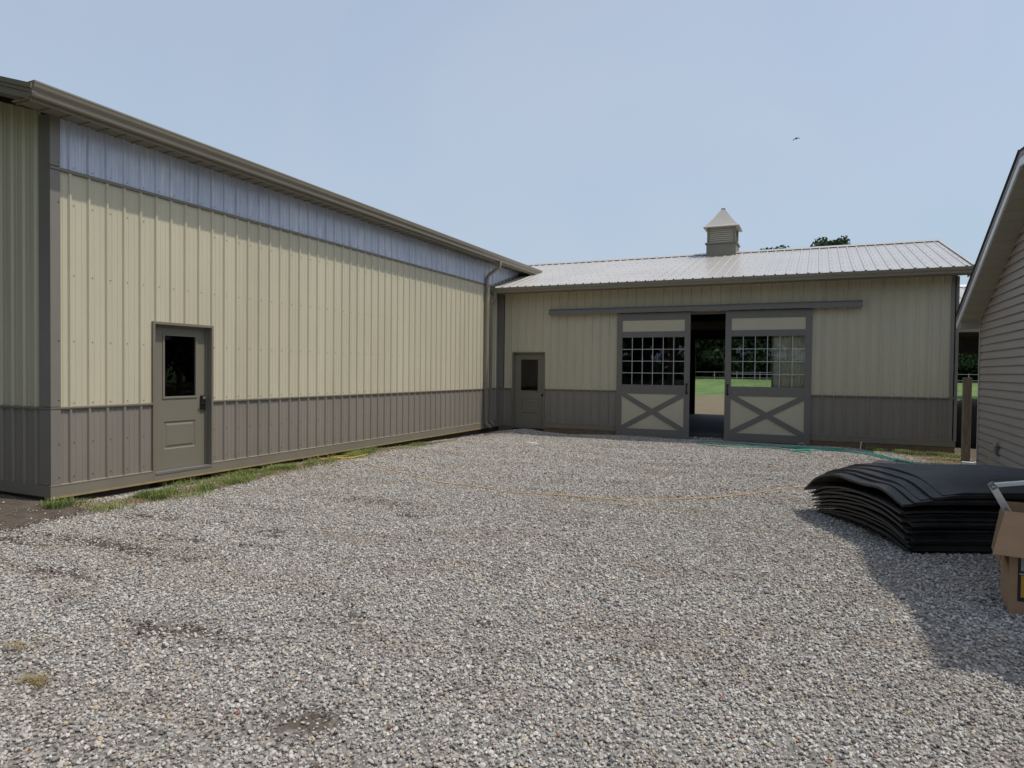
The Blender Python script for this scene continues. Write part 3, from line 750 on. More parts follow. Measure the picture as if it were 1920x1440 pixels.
# right, back walls and liner
BY = 26.0
m = MB(); siding(m, lambda u, h, z: (X1+h, u, z), B+.12, BY, .15, lambda u: 3.84+.285*min(u-17.3, 26.3-u), B+.2, ps); m.build('end_siding', CREAM, stable)
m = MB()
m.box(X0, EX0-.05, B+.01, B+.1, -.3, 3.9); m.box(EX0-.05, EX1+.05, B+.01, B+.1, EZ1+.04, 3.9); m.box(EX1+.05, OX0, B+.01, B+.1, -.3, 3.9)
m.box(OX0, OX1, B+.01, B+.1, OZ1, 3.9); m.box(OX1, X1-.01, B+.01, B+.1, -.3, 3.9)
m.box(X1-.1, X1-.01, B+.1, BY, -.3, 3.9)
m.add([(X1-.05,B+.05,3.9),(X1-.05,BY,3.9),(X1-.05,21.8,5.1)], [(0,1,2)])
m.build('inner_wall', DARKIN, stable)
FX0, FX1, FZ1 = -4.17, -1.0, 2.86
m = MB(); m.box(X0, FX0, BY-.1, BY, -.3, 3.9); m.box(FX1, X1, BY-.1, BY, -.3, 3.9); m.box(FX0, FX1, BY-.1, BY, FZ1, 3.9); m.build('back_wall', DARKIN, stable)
m = MB(); m.box(FX0-.0, FX0+.02, BY-.14, BY-.101, .05, FZ1); m.build('interior_post', POSTW, stable)
m = MB(); m.box(-4.42, -4.2, 22.0, 22.16, .05, 3.0); m.box(-4.5, -1., 22.0, 22.14, 3.001, 3.25); m.build('interior_frame', POSTW, stable)
for q in ((-8.2,-4.61,19.2,19.26,.056,1.4), (-8.2,-4.61,23.,23.06,.056,1.4), (-4.6,-4.54,18.4,25.6,.056,1.35), (-.9,-.84,18.4,25.6,.056,1.35)):
    m = MB(); m.box(*q); m.build('stall_partition', DARKIN, stable)
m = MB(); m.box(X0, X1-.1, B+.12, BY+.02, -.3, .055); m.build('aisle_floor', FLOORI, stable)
# roof
ry, rz, ey, ezs = 21.8, 5.33, 17.06, 3.955
s2 = (rz-ezs)/(ry-ey)
phr = .03; pr_ = .2385
m = MB()
siding(m, lambda u, h, z: (u, z, ezs+s2*(z-ey)+h), A-1.4, 3.05, ey, ry, phr, pr_, hgt=.022)
siding(m, lambda u, h, z: (u, 2*ry-z, ezs+s2*(z-ey)+h), A-1.4, 3.05, ey, ry, phr, pr_, hgt=.022)
rf = m.build('roof', ROOFM, stable)
m = MB()
m.add([(A-1.3,ey+.02,ezs-.03),(3.03,ey+.02,ezs-.03),(3.03,ry,rz-.03),(A-1.3,ry,rz-.03),(3.03,2*ry-ey,ezs-.03),(A-1.3,2*ry-ey,ezs-.03)], [(0,1,2,3),(3,2,4,5)])
m.build('roof_underlay', DARKIN, rf)
m = MB()
m.prism([(ry-.14, rz-.14*s2+.024), (ry, rz+.05), (ry+.14, rz-.14*s2+.024), (ry+.14, rz-.14*s2+.03), (ry, rz+.058), (ry-.14, rz-.14*s2+.03)], 'x', A-1.2, 3.06)
m.build('ridge_cap', ROOFM, rf)
m = MB(); k = -39
xx = phr-39*pr_
while xx < 3.05:
    if xx > -7.9: m = MB(); m.box(xx-.018, xx+.018, ey-.006, ey+.006, ezs+.001, ezs+.02); m.build('rib_closure', BLACK, rf)
    xx += pr_
m = MB(); q = (3.0, 3.062)
m.add([(q[0],ey,ezs+.024),(q[1],ey,ezs+.024),(q[1],ry,rz+.024),(q[0],ry,rz+.024),(q[0],ey,ezs+.03),(q[1],ey,ezs+.03),(q[1],ry,rz+.03),(q[0],ry,rz+.03)], [(0,1,2,3),(4,5,6,7),(0,1,5,4),(1,2,6,5),(3,0,4,7),(2,3,7,6)])
m.add([(q[1],ey,ezs+.03),(q[1]+.003,ey,ezs-.12),(q[1]+.003,ry,rz-.12),(q[1],ry,rz+.03)], [(0,1,2,3)])
m.build('rake_trim', ROOFM, rf)
m = MB()
rr = [phr+k*pr_+.045 for k in range(-33, 13)]
screws(m, lambda u, h, z: (u, z, ezs+s2*(z-ey)+h), rr, [ey+.12+.6*k for k in range(8)], .008)
o = m.build('screw', BLACK, rf); o['kind'] = 'stuff'
m = MB(); m.box(A, 3.03, 17.14, B, 3.835, 3.85); m.build('soffit', SOFFIT, stable)
m = MB(); m.box(A+.02, 3.04, 17.125, 17.14, 3.80, 3.94); m.box(3.02, 3.04, 17.14, B+.1, 3.80, 3.95); m.build('fascia', GUTTER, stable)
m = MB(); kgutter(m, lambda a, o_, z: (a, B-o_, z), A+.035, 3.05, .52, .63, 3.95, 3.81); m.build('gutter', GUTTER, stable)
pts = [(A+.16, 17.07, 3.83)] + arc((A+.16, 17.07, 3.78), (A+.17, 17.07, 3.62), (A+.12, 17.03, 3.58)) + arc((A+.10, 17.0, 3.52), (A+.06, ys2, 3.49), (A+.06, ys2, 3.38))
pts += [(A+.06, ys2, z) for z in (3., 2., 1., .3)] + arc((A+.06, ys2, .25), (A+.06, ys2, .09), (A+.24, ys2-.02, .06))
spout(pts).build('downspout', GUTTER, stable)
# wall flashing where this roof meets the long barn
m = MB(); m.add([(A+.022,ey+.02,ezs+.02),(A+.10,ey+.02,ezs+.03),(A+.10,19.95,ezs+s2*(19.95-ey)+.03),(A+.022,19.95,ezs+s2*(19.95-ey)+.02),(A+.022,ey+.02,ezs+.09),(A+.022,19.95,ezs+s2*(19.95-ey)+.09)], [(0,1,2,3),(0,4,5,3)])
m.build('wall_flashing', TRIM, rf)
m = MB()
rs = [phs+k*ps+.05 for k in range(-35, 11)]
ok = lambda u: X0+.25 < u < EX0-.03 or EX1+.03 < u < OX0-.1 or 0. < u < X1-.15
screws(m, PS, [u for u in rs if ok(u)], (.26,.66,1.17,1.93,2.6,3.75), .006)
o = m.build('screw', DTRIM, stable); o['kind'] = 'stuff'
# small entry door
m = MB()
m.box(EX0-.03, EX0, B-.034, B+.13, -.04, EZ1+.03); m.box(EX1, EX1+.03, B-.034, B+.13, -.04, EZ1+.03); m.box(EX0, EX1, B-.034, B+.13, EZ1, EZ1+.03)
m.box(EX0, EX0+.028, B+.06, B+.13, -.03, EZ1); m.box(EX1-.028, EX1, B+.06, B+.13, -.03, EZ1); m.box(EX0+.028, EX1-.028, B+.06, B+.13, EZ1-.03, EZ1)
m.build('door_frame', TRIM, stable)
m = MB(); m.box(EX0, EX1, B-.03, B+.13, -.07, -.035); m.build('threshold', BLACK, stable)
panel_door(stable, lambda u, h, z: (u, B+.08-h, z), EX0+.03, EX1-.03, -.025, EZ1-.033, -7.77, -7.235, 1.05, 1.95, .37, .82, -7.09, .93, False, DGLASS)
# sliding doors
def sliding(x0, x1, handle_x):
    yf = B-.10; t = .042; z0, z1 = -.085, 3.175
    rows = (.12, 1.05, 1.285, 2.535, 2.69, 2.99); sw = .145
    m = MB()
    m.box(x0, x0+sw, yf, yf+t, z0, z1); m.box(x1-sw, x1, yf, yf+t, z0, z1)
    a, b = x0+sw, x1-sw
    for c, d in ((z0, rows[0]), (rows[1], rows[2]), (rows[3], rows[4]), (rows[5], z1)): m.box(a, b, yf, yf+t, c, d)
    slab = m.build('sliding_door', SDGREY, stable, bevel=.003)
    m = MB(); m.box(a, b, yf+.016, yf+.032, rows[4], rows[5]); m.build('top_panel', SDCREAM, slab)
    m = MB(); m.box(a, b, yf+.016, yf+.032, rows[0], rows[1]); m.build('lower_panel', SDCREAM, slab)
    m = MB()
    z0_, z1_ = rows[0], rows[1]; w = .062
    L = math.hypot(b-a, z1_-z0_); dx, dz = (b-a)/L, (z1_-z0_)/L
    def brace(y0, flip):
        # clipped diagonal board (hexagon inside the panel)
        hx, hz = w/dz, w/dx
        pts = [(a, z0_), (a+hx, z0_), (b, z1_-hz), (b, z1_), (b-hx, z1_), (a, z0_+hz)]
        if flip: pts = [(a+b-x, z) for x, z in pts]
        m.prism([(x, z) for x, z in pts], 'y', y0, yf+.0155)
    brace(yf+.0005, False)
    m.build('cross_brace', SDGREY, slab)
    m = MB(); brace(yf-.0015, True); m.build('cross_brace', SDGREY, slab)
    m = MB(); m.box(a, b, yf+.018, yf+.023, rows[2], rows[3]); m.build('glass_pane', GLASS, slab)
    m = MB(); gw = .014
    for k in range(1, 6):
        x = a+(b-a)*k/6; m.box(x-gw/2, x+gw/2, yf+.008, yf+.0175, rows[2], rows[3])
    for k in range(1, 4):
        z = rows[2]+(rows[3]-rows[2])*k/4; m.box(a, b, yf+.010, yf+.0172, z-gw/2, z+gw/2)
    m.build('window_grid', MUNTIN, slab)
    m = MB()
    m.box(handle_x-.03, handle_x+.03, yf-.006, yf, 1.06, 1.105); m.box(handle_x-.03, handle_x+.03, yf-.006, yf, 1.295, 1.34)
    m.tube([(handle_x, yf-.004, 1.095), (handle_x, yf-.045, 1.11), (handle_x, yf-.045, 1.29), (handle_x, yf-.004, 1.305)], .016, 8)
    m.build('pull_handle', BLACK, slab)
    return slab
sliding(-4.885, -2.955, -3.03)
sliding(-2.09, -.10, -2.02)
m = MB()
m.prism([(B-.024,3.345),(B-.13,3.345),(B-.185,3.30),(B-.185,3.19),(B-.175,3.19),(B-.175,3.29),(B-.125,3.325),(B-.024,3.325)], 'x', -6.82, .955)
m.box(-6.823, -6.82, B-.185, B-.024, 3.19, 3.34); m.box(.955, .958, B-.185, B-.024, 3.19, 3.34)
m.build('track_cover', TRACKM, stable)
m = MB(); m.box(OX0-.04, OX0, B-.036, B+.14, -.1, OZ1+.0); m.box(OX1, OX1+.04, B-.036, B+.14, -.1, OZ1); m.box(OX0-.04, OX1+.04, B-.036, B+.14, OZ1, OZ1+.04); m.build('opening_jamb', SDGREY, stable)
# cupola
cx, cy = -2.72, 21.8
m = MB(); h = .435; m.box(cx-h, cx+h, cy-h, cy+h, 4.95, 5.585); cup = m.build('cupola', SKIRT, stable)
m = MB(); h = .475; m.prism([(cx-h,cy-h),(cx+h,cy-h),(cx+h,cy+h),(cx-h,cy+h)], 'z', 5.586, 5.625); m.build('cupola_ledge', TRIM, cup)
m = MB(); h = .42
for sx in (-1, 1):
    for sy in (-1, 1): m.box(cx+sx*h, cx+sx*(h-.06), cy+sy*h, cy+sy*(h-.06), 5.626, 6.13)
m.box(cx-.35, cx+.35, cy-.35, cy+.35, 5.626, 6.12)
m.build('cupola_post', TRIM, cup)
m = MB(); n = 8
for k in range(n):
    z = 5.64 + k*.0605; d = .0605
    for sy in (-1, 1):
        ya, yb = cy+sy*.405, cy+sy*.36
        m.prism([(ya, z), (yb, z+d), (yb, z+d-.01), (ya, z-.01)], 'x', cx-.36, cx+.36)
        xa, xb = cx+sy*.405, cx+sy*.36
        m.prism([(xa, z), (xb, z+d), (xb, z+d-.01), (xa, z-.01)], 'y', cy-.36, cy+.36)
m.build('louver', SDCREAM, cup)
m = MB()
prof = [(.53,6.10),(.455,6.165),(.36,6.28),(.265,6.405),(.17,6.54),(.09,6.66),(.05,6.72)]
for (r0, z0), (r1, z1) in zip(prof, prof[1:]):
    for k in range(4):
        c = [(-1,-1),(1,-1),(1,1),(-1,1)]; a, b = c[k], c[(k+1) % 4]
        m.quad((cx+a[0]*r0, cy+a[1]*r0, z0), (cx+b[0]*r0, cy+b[1]*r0, z0), (cx+b[0]*r1, cy+b[1]*r1, z1), (cx+a[0]*r1, cy+a[1]*r1, z1))
m.box(cx-.525, cx+.525, cy-.525, cy+.525, 6.085, 6.0995); m.box(cx-.06, cx+.06, cy-.06, cy+.06, 6.721, 6.745)
m.build('cupola_roof', varied('light taupe cupola roof', (.42,.40,.36,1), .35, .04, 2.), cup)

# ------------------------------------------------------------------ house on the right
HX = 2.85; HY = 15.25; RX = 2.48
house = empty('vinyl_house', (HX, HY, 0), 'taupe vinyl sided house gable at the right edge with white fascia', 'house')
hs = .455; PK = 11.22
sb = lambda y: 2.67 + hs*(15.2-y)          # underside of rake at distance y (far slope)
near = [(PK, 4.70), (6.7, 4.2), (4.95, 3.2)]
m = MB(); ex_ = .135; z = -.1
wall_top = lambda y: sb(y) if y > PK-.0 else 4.40 - (PK-y)*.1 if y > 6.7 else 3.93-(6.7-y)*.55
rows_ = 0
while z < 4.6:
    # course from z to z+ex_, clipped under the rake
    zt = z+ex_
    yfar = HY-.06
    def yl(zz): return min(yfar, 15.2-(zz-2.67)/hs) if zz > 2.64 else yfar
    y_b, y_t = yl(z), yl(zt)
    if y_b > 5.1:
        m.add([(HX-.034, y_b, z), (HX-.034, 5.05, z), (HX-.004, y_t, zt), (HX-.004, 5.05, zt), (HX-.004, y_b, z), (HX-.004, 5.05, z), (HX-.024, (y_b*.6+y_t*.4), z+ex_*.5), (HX-.024, 5.05, z+ex_*.5)],
              [(0,1,7,6),(6,7,3,2),(0,4,5,1)])
    z = zt
m.build('siding', VINYL, house)
m = MB(); m.box(HX-.004, HX+.09, 5.05, HY, -.3, 2.6)
m.add([(HX+.01,HY,2.6),(HX+.01,PK,4.44),(HX+.01,6.7,3.95),(HX+.01,5.05,3.0),(HX+.01,5.05,2.6)], [(0,1,2,3,4)])
m.box(HX, HX+6, HY-.1, HY, -.3, 2.75); m.box(HX, HX+6, 5.0, 5.1, -.3, 3.0); m.box(HX+6, HX+6.1, 5, HY, -.3, 3.5); m.build('wall', VINYL, house)
m = MB(); m.box(HX-.042, HX+.0, HY-.055, HY+.012, -.12, 2.66); m.box(HX-.0, HX+.06, HY, HY+.014, -.12, 2.66); m.build('corner_post', WHITE if False else varied('beige corner post', (.42,.39,.36,1), .5, .04, 3.), house)
# roof polygon along the rake: far eave, peak, out-of-frame near slope shaped to cast the yard shadow
FE = 15.5
top = [(FE, sb(FE)+.25), (PK, sb(PK)+.22), (6.7, 4.28), (4.8, 3.15)]
bot = [(FE, sb(FE)+.225), (PK, sb(PK)+.195), (6.7, 4.25), (4.8, 3.12)]
m = MB(); m.prism(top+bot[::-1], 'x', RX-.015, HX+6.3)
for i in range(13):                                           # shingle butts show as small steps on the edge
    t = (i+.5)/13; y = FE+(PK-FE)*t; zz = top[0][1]+(top[1][1]-top[0][1])*t
    m.add([(RX-.022, y-.16, zz+.075*1.0+.001),(RX-.022, y+.16, zz-.073),(RX-.022, y+.16, zz-.06),(RX-.022, y-.16, zz+.083),
           (RX+.3, y-.16, zz+.076),(RX+.3, y+.16, zz-.073),(RX+.3, y+.16, zz-.06),(RX+.3, y-.16, zz+.083)], [(0,1,2,3),(4,5,6,7),(2,3,7,6),(0,1,5,4),(1,2,6,5),(0,3,7,4)])
m.build('roof', SHINGLE, house)
def band(d0, d1, x0, x1, name, mat, fe=FE):
    P = [(fe, sb(fe)), (PK, sb(PK)), (6.7, 4.06), (4.8, 2.93)]
    mb = MB(); mb.prism([(y, z+d1) for y, z in P] + [(y, z+d0) for y, z in P[::-1]], 'x', x0, x1); return mb.build(name, mat, house)
band(.115, .224, RX-.004, RX+.02, 'drip_edge', RAKE)
band(-.0, .112, RX, RX+.025, 'rake_fascia', WHITE)
m = MB(); P_ = [(FE, sb(FE)), (PK, sb(PK)), (6.7, 4.06), (4.8, 2.93)]; m.prism([(y, z+.012) for y, z in P_] + [(y, z) for y, z in P_[::-1]], 'x', RX+.026, HX)
for i in range(19):                                           # soffit panel joints
    y = FE-.08 - i*.235
    if y > PK: m.add([(RX+.03,y,sb(y)-.001),(HX-.02,y,sb(y)-.001),(HX-.02,y-.012,sb(y-.012)-.001),(RX+.03,y-.012,sb(y-.012)-.001),(RX+.03,y-.004,sb(y)-.008),(HX-.02,y-.004,sb(y)-.008)], [(0,1,5,4),(4,5,2,3)])
m.build('rake_soffit', HSOFFIT, house)
m = MB()                                                      # dark J channel where siding meets soffit
m.add([(HX-.026,15.2,sb(15.2)-.004),(HX-.026,PK,sb(PK)-.004),(HX-.026,PK,sb(PK)-.03),(HX-.026,15.2,sb(15.2)-.03)], [(0,1,2,3)])
m.build('channel_trim', RAKE, house)
m = MB(); m.box(RX+.0, HX+6.2, FE, FE+.02, sb(FE)+.02, sb(FE)+.2); kgutter(m, lambda a, o_, z: (a, FE+o_, z), RX+.02, HX+6.2, .02, .13, sb(FE)+.2, sb(FE)+.07); m.build('house_gutter', WHITE, house)
m = MB(); m.prism([(FE, sb(FE)-.0), (15.24, sb(15.24)+.0), (15.24, sb(FE)-.012), (FE, sb(FE)-.012)], 'x', RX+.026, HX+6.2); m.build('eave_return', HSOFFIT, house)
m = MB(); m.box(HX-.075, HX-.02, 13.60, 13.73, .28, .42); ob = m.build('outlet_box', varied('grey outlet box', (.16,.16,.16,1), .5, .1, 3.), house, bevel=.008)
m = MB(); m.add([(HX-.078,13.59,.425),(HX-.078,13.74,.425),(HX-.02,13.74,.43),(HX-.02,13.59,.43),(HX-.10,13.59,.53),(HX-.10,13.74,.53),(HX-.085,13.59,.53),(HX-.085,13.74,.53)], [(0,1,5,4),(0,1,2,3),(4,5,7,6)])
m.build('outlet_cover', varied('clear cloudy plastic', (.4,.38,.34,1), .3, .05, 3.), ob)
m = MB(); m.box(HX-.05, HX-.022, 13.64, 13.69, .40, .40+.0); 
# white splash block at the corner
m = MB(); m.prism([(2.84,15.42),(2.64,15.50),(2.60,15.42),(2.80,15.3)], 'z', -.11, -.055); m.box(2.805,2.835,15.31,15.41,-.054,-.04)
tag(m.build('splash_block', WHITE), 'small white splash block on the ground at the house corner', 'splash block')

# ------------------------------------------------------------------ wooden post, shed, covered shape beyond
m = MB(); a = gz(2.8, 16.2)-.15
m.prism([(2.735,16.12),(2.865,16.12),(2.87,16.125),(2.87,16.255),(2.865,16.26),(2.735,16.26),(2.73,16.255),(2.73,16.125)], 'z', a, 1.58)
tag(m.build('wooden_post', POSTW), 'short thick weathered wooden post between the stable corner and the house', 'post')

shed = empty('open_shed', (6, 27, 0), 'open sided shed with pale metal roof seen through the gap beside the stable', 'shed')
m = MB(); siding(m, lambda u, h, z: (u, z, 3.30+.275*(z-24)+h), 3.6, 11, 24, 30, 3.7, .42, hgt=.03, minor=.0); siding(m, lambda u, h, z: (u, 60-z, 3.30+.275*(z-24)+h), 3.6, 11, 24, 30, 3.7, .42, hgt=.03, minor=.0)
m.build('roof', ROOFM, shed)
m = MB(); m.prism([(29.85,4.93),(30,5.02),(30.15,4.93),(30.15,4.94),(30,5.04),(29.85,4.94)], 'x', 3.6, 11); m.build('ridge_cap', WHITE, shed)
m = MB(); m.box(3.62, 10.98, 24.05, 24.12, 2.93, 3.28); m.build('front_beam', DTRIM, shed)
m = MB(); m.box(3.62, 10.98, 35.9, 36, 2.6, 3.28); m.build('rear_beam', DARKIN, shed)
m = MB(); m.add([(3.65,24.2,3.28),(10.95,24.2,3.28),(10.95,30,4.87),(3.65,30,4.87),(10.95,35.9,3.28),(3.65,35.9,3.28)], [(0,1,2,3),(3,2,4,5)]); m.build('roof_deck', DARKIN, shed)
for (x, y) in ((3.8,24.2),(10.8,24.2),(3.8,35.8),(10.8,35.8)):
    m = MB(); m.box(x-.07, x+.07, y-.07, y+.07, -.3, 3.28 if y < 30 else 3.3); m.build('post', POSTW, shed)

m = MB(); V = []; F = []
nu, nv = 18, 10
for j in range(nv+1):
    for i in range(nu+1):
        u = i/nu*2-1; v = j/nv*2-1
        e = (max(0, 1-abs(u)**5))**.3*(max(0, 1-abs(v)**5))**.3
        V.append((4.0+u*1.08, 19.9+v*.7, -.35+1.38*e+.03*noise.noise((u*3, v*3, 1))))
F = [(j*(nu+1)+i, j*(nu+1)+i+1, (j+1)*(nu+1)+i+1, (j+1)*(nu+1)+i) for j in range(nv) for i in range(nu)]
m.add(V, F); tag(m.build('covered_equipment', TARP, smooth=True), 'black rounded covered shape in the gap behind the wooden post', 'equipment')

# ------------------------------------------------------------------ fence and trees
fence = empty('rail_fence', (0, 78, field_z(0,78)), 'thin white rail fence across the pasture seen through the stable aisle', 'fence')
fz = field_z(0, 78)
for z in (.42, 1.02):
    m = MB(); m.tube([(-45, 78, fz+z), (30, 78, fz+z)], .016, 6); m.build('rail', FENCEM, fence)
for k in range(31):
    m = MB(); x = -44+k*2.4; m.tube([(x, 78, fz-.3), (x, 78, fz+1.1)], .032, 6); m.build('fence_post', FENCEM, fence)

def tree(name, x, y, z, H, R, trunk_h, label, group, mat=LEAF, nleaf=5200, leaf=.34, conic=.0, seed=0, ntop=6, topw=.2):
    rnd = random.Random(seed)
    t = empty(name, (x, y, z), label, 'tree', group)
    m = MB(); r0 = .018*H+.05
    tp = [(x, y, z-.3), (x+rnd.uniform(-.1,.1), y, z+H*.2), (x+rnd.uniform(-.3,.3), y+rnd.uniform(-.2,.2), z+H*.45), (x+rnd.uniform(-.4,.4), y, z+H*.7), (x+rnd.uniform(-.3,.3), y, z+H*.9)]
    m.tube(tp, [r0*1.35, r0, r0*.75, r0*.4, r0*.12], 9)
    cl = []
    nb = 20
    for i in range(nb):
        f = trunk_h/H + (1-trunk_h/H)*(.02+.9*i/nb)
        a = i*2.4+rnd.uniform(-.4,.4)
        sp = R*(math.sin(math.pi*min(1, .18+f*.8))**.6 if not conic else (1.15-f)*1.1)*rnd.uniform(.6, 1.08)
        b0 = Vector((x, y, z+H*f*.85)); b1 = b0+Vector((math.cos(a)*sp*.5, math.sin(a)*sp*.5, sp*.28)); b2 = b0+Vector((math.cos(a)*sp, math.sin(a)*sp, sp*(.45 if not conic else .1)))
        m.tube([b0, b1, b2], [r0*.35*(1.1-f), r0*.22*(1.1-f), .01], 5, False)
        for p, s in ((b1, .8), (b2, 1.), ((b1+b2)/2, 1.)):
            for _ in range(2):
                cl.append((p+Vector((rnd.gauss(0,.3), rnd.gauss(0,.3), rnd.gauss(0,.25)))*R*.3, R*rnd.uniform(.16,.32)*s))
    for _ in range(ntop): cl.append((Vector((x+rnd.uniform(-1,1)*topw*R, y+rnd.uniform(-1,1)*topw*R, z+H*(.965-.12*rnd.random()**.7))), R*rnd.uniform(.14,.26)))
    m.build('trunk', BARK, t, smooth=True)
    V = np.zeros((nleaf*4, 3)); w = np.array([c[1]**2 for c in cl]); w /= w.sum()
    g = np.random.default_rng(seed+11)
    idx = g.choice(len(cl), nleaf, p=w)
    C = np.array([tuple(c[0]) for c in cl])[idx]; S = np.array([c[1] for c in cl])[idx][:, None]
    d = g.normal(size=(nleaf, 3)); d /= np.linalg.norm(d, axis=1)[:, None]
    pos = C + d*S*(g.random((nleaf, 1))**.45)*np.array([1.15, 1.15, .75])
    a = g.normal(size=(nleaf, 3)); a /= np.linalg.norm(a, axis=1)[:, None]
    b = np.cross(a, g.normal(size=(nleaf, 3))); b /= np.linalg.norm(b, axis=1)[:, None]
    s = leaf*(.4+g.random((nleaf, 1))*.7)
    V[0::4] = pos-a*s*.5; V[1::4] = pos+b*s*.28; V[2::4] = pos+a*s*.5; V[3::4] = pos-b*s*.28
    V -= np.array([x, y, z])
    me = bpy.data.meshes.new('crown'); me.vertices.add(nleaf*4); me.vertices.foreach_set('co', V.astype(np.float32).ravel())
    me.loops.add(nleaf*4); me.loops.foreach_set('vertex_index', np.arange(nleaf*4, dtype=np.int32))
    me.polygons.add(nleaf); me.polygons.foreach_set('loop_start', np.arange(0, nleaf*4, 4, dtype=np.int32)); me.polygons.foreach_set('loop_total', np.full(nleaf, 4, dtype=np.int32))
    me.update(); me.validate(); me.materials.append(mat)
    o = bpy.data.objects.new('crown', me); col.objects.link(o); o.parent = t; WORLD[o.name] = Vector((x, y, z))
    return t

G1 = 'trees beyond the pasture fence'
place = ['left of the tall tree', 'right of the tall tree']
xs_ = [-38,-32.5,-27,-22,-17.8,-14.2,-10.9,-7.4,-2.8,4.8,9.6,14.2,18.2,23,28.5]
for k, x in enumerate(xs_):
    y = 90 + (k*37 % 11)*.9
    H = (12.6 if x < 12 else 9.6) + (k*53 % 7)*.5
    tree('woodland_tree', x, y, field_z(x, y), H, 5.0, .6, 'dark leafy tree in the wood beyond the white rail fence', G1, LEAF, 9000, .78, seed=k)
tree('tall_tree', 1.4, 92, field_z(0,92), 17.7, 4.3, 3, 'tallest dark tree whose top rises above the stable roof right of the cupola', None, LEAF, 20000, .55, seed=91, ntop=60, topw=.38)
tree('far_tree', -5.3, 94, field_z(0,94), 18.0, 3.2, 3, 'small dark treetop just showing over the ridge beside the cupola', None, LEAF, 9000, .5, seed=95, ntop=36, topw=.4)
tree('shade_tree', 10.2, 50, field_z(8,50), 6.4, 3.4, 2.2, 'airy green tree seen above the shed roof in the gap by the house', None, LEAF2, 8000, .34, seed=44)
# trees on the lawn behind the photographer (mirrored in the sliding door glass); those nearest the barn are added to darken its gable
G2 = 'lawn trees behind the viewer'
for k, (x, y, H, R) in enumerate(((-9.2,-13,12,4.2),(-12.6,-16,13,4.6),(-15.8,-12,12,4.4),(-20,-9,13,5),(-6,-20,13,4.5),(-25,-4,13,5.2),(-2.,-24,12,4.5),(5,-22,12,4.6),(-13.2,-2.6,11,4.6),(-18.5,-.4,12,5.),(-9.8,-6.8,11,4.4))):
    tree('lawn_tree', x, y, -.2, H, R, 3.3, 'large out-of-view lawn tree standing behind the viewer', G2, LEAF2, 7000, .6, seed=60+k)

def undergrowth(name, x0, x1, y0, y1, h, n, s, label):
    g = np.random.default_rng(5)
    pos = np.stack([g.uniform(x0, x1, n), g.uniform(y0, y1, n), g.random(n)**1.1*h], 1)
    pos[:, 2] += field_z(0, (y0+y1)/2) + .35*np.sin(pos[:, 0]*.8)*pos[:, 2]/h*1.5
    a = g.normal(size=(n, 3)); a /= np.linalg.norm(a, axis=1)[:, None]; b = np.cross(a, g.normal(size=(n, 3))); b /= np.linalg.norm(b, axis=1)[:, None]
    V = np.zeros((n*4, 3)); sz = s*(.5+g.random((n, 1)))
    V[0::4] = pos-a*sz*.5; V[1::4] = pos+b*sz*.3; V[2::4] = pos+a*sz*.5; V[3::4] = pos-b*sz*.3
    me = bpy.data.meshes.new(name); me.from_pydata(V.tolist(), [], np.arange(n*4).reshape(n, 4).tolist()); me.materials.append(LEAF)
    o = bpy.data.objects.new(name, me); col.objects.link(o); o['kind'] = 'stuff'; tag(o, label, 'undergrowth')
undergrowth('undergrowth', -60, 45, 99, 104, 7.5, 26000, .95, 'dark tangled undergrowth filling the far wood between the trunks')
undergrowth('hedge', -70, 40, -42, -36, 3.4, 14000, .85, 'dense dark hedge added out of view behind the viewer to darken the door glass')  # added out of view so the sliding door glass mirrors something dark

for k, (x, y, H, R_) in enumerate(((15,31,11,4.6),(22,30,12,5),(24,42,12,5),(31,36,13,5),(38,46,13,5.2))):
    tree('yard_tree', x, y, field_z(x, y), H, R_, .8, 'full green tree beyond the house, mirrored in the barn door glass', 'trees beyond the house', LEAF, 6500, .6, seed=130+k)

# ------------------------------------------------------------------ rubber mats
Lm = Vector((-.405, .914, 0)).normalized(); Sm = Vector((Lm.y, -Lm.x, 0))
F0 = Vector((1.08, 7.26, 0))
ordn = ['Topmost','Second','Third','Fourth','Fifth','Sixth','Seventh','Eighth','Ninth','Tenth','Eleventh','Twelfth','Thirteenth','Fourteenth','Fifteenth','Sixteenth','Seventeenth','Eighteenth','Nineteenth','Bottom']
NM = 20
TT = [0,.05,.1,.2,.4,.6,.8,.9,1.]
KEY = {0:[.495,.53,.57,.615,.63,.605,.57,.52,.455], 4:[.405,.43,.46,.505,.52,.475,.445,.37,.20],
       5:[.33,.35,.365,.385,.39,.365,.31,.26,.17], 11:[.115,.15,.18,.215,.228,.20,.14,.09,.03], 19:[-.05,-.035,-.012,.025,.04,.028,0,-.02,-.045]}
def height(k, t):
    ks = sorted(KEY)
    z = [float(np.interp(k, ks, [KEY[q][i] for q in ks])) for i in range(len(TT))]
    # Catmull-like smoothing by averaging neighbours
    f = lambda t_: float(np.interp(t_, TT, z))
    return (f(max(0, t-.05)) + 2*f(t) + f(min(1, t+.05)))/4
SHIFT = [0,-.10,-.185,-.265,-.36,-.37,-.30,-.36,-.28,-.34,-.31,-.25,-.32,-.26,-.31,-.25,-.29,-.24,-.29,-.27]
FRONT = [0,-.02,.01,-.02,.0,.02,.05,.0,-.03,.03,.0,.04,.02,-.02,.01,.03,0,-.02,.02,0]
ROT = [0,.02,.03,.02,.04,.0,.012,-.01,.01,.0,.015,-.01,.01,0,.01,-.01,.01,0,.01,0]
LEN = [1.98,1.98,1.99,1.98,1.95,1.90,1.9,1.95,1.87,1.93,1.88,1.94,1.86,1.9,1.85,1.88,1.83,1.86,1.82,1.84]
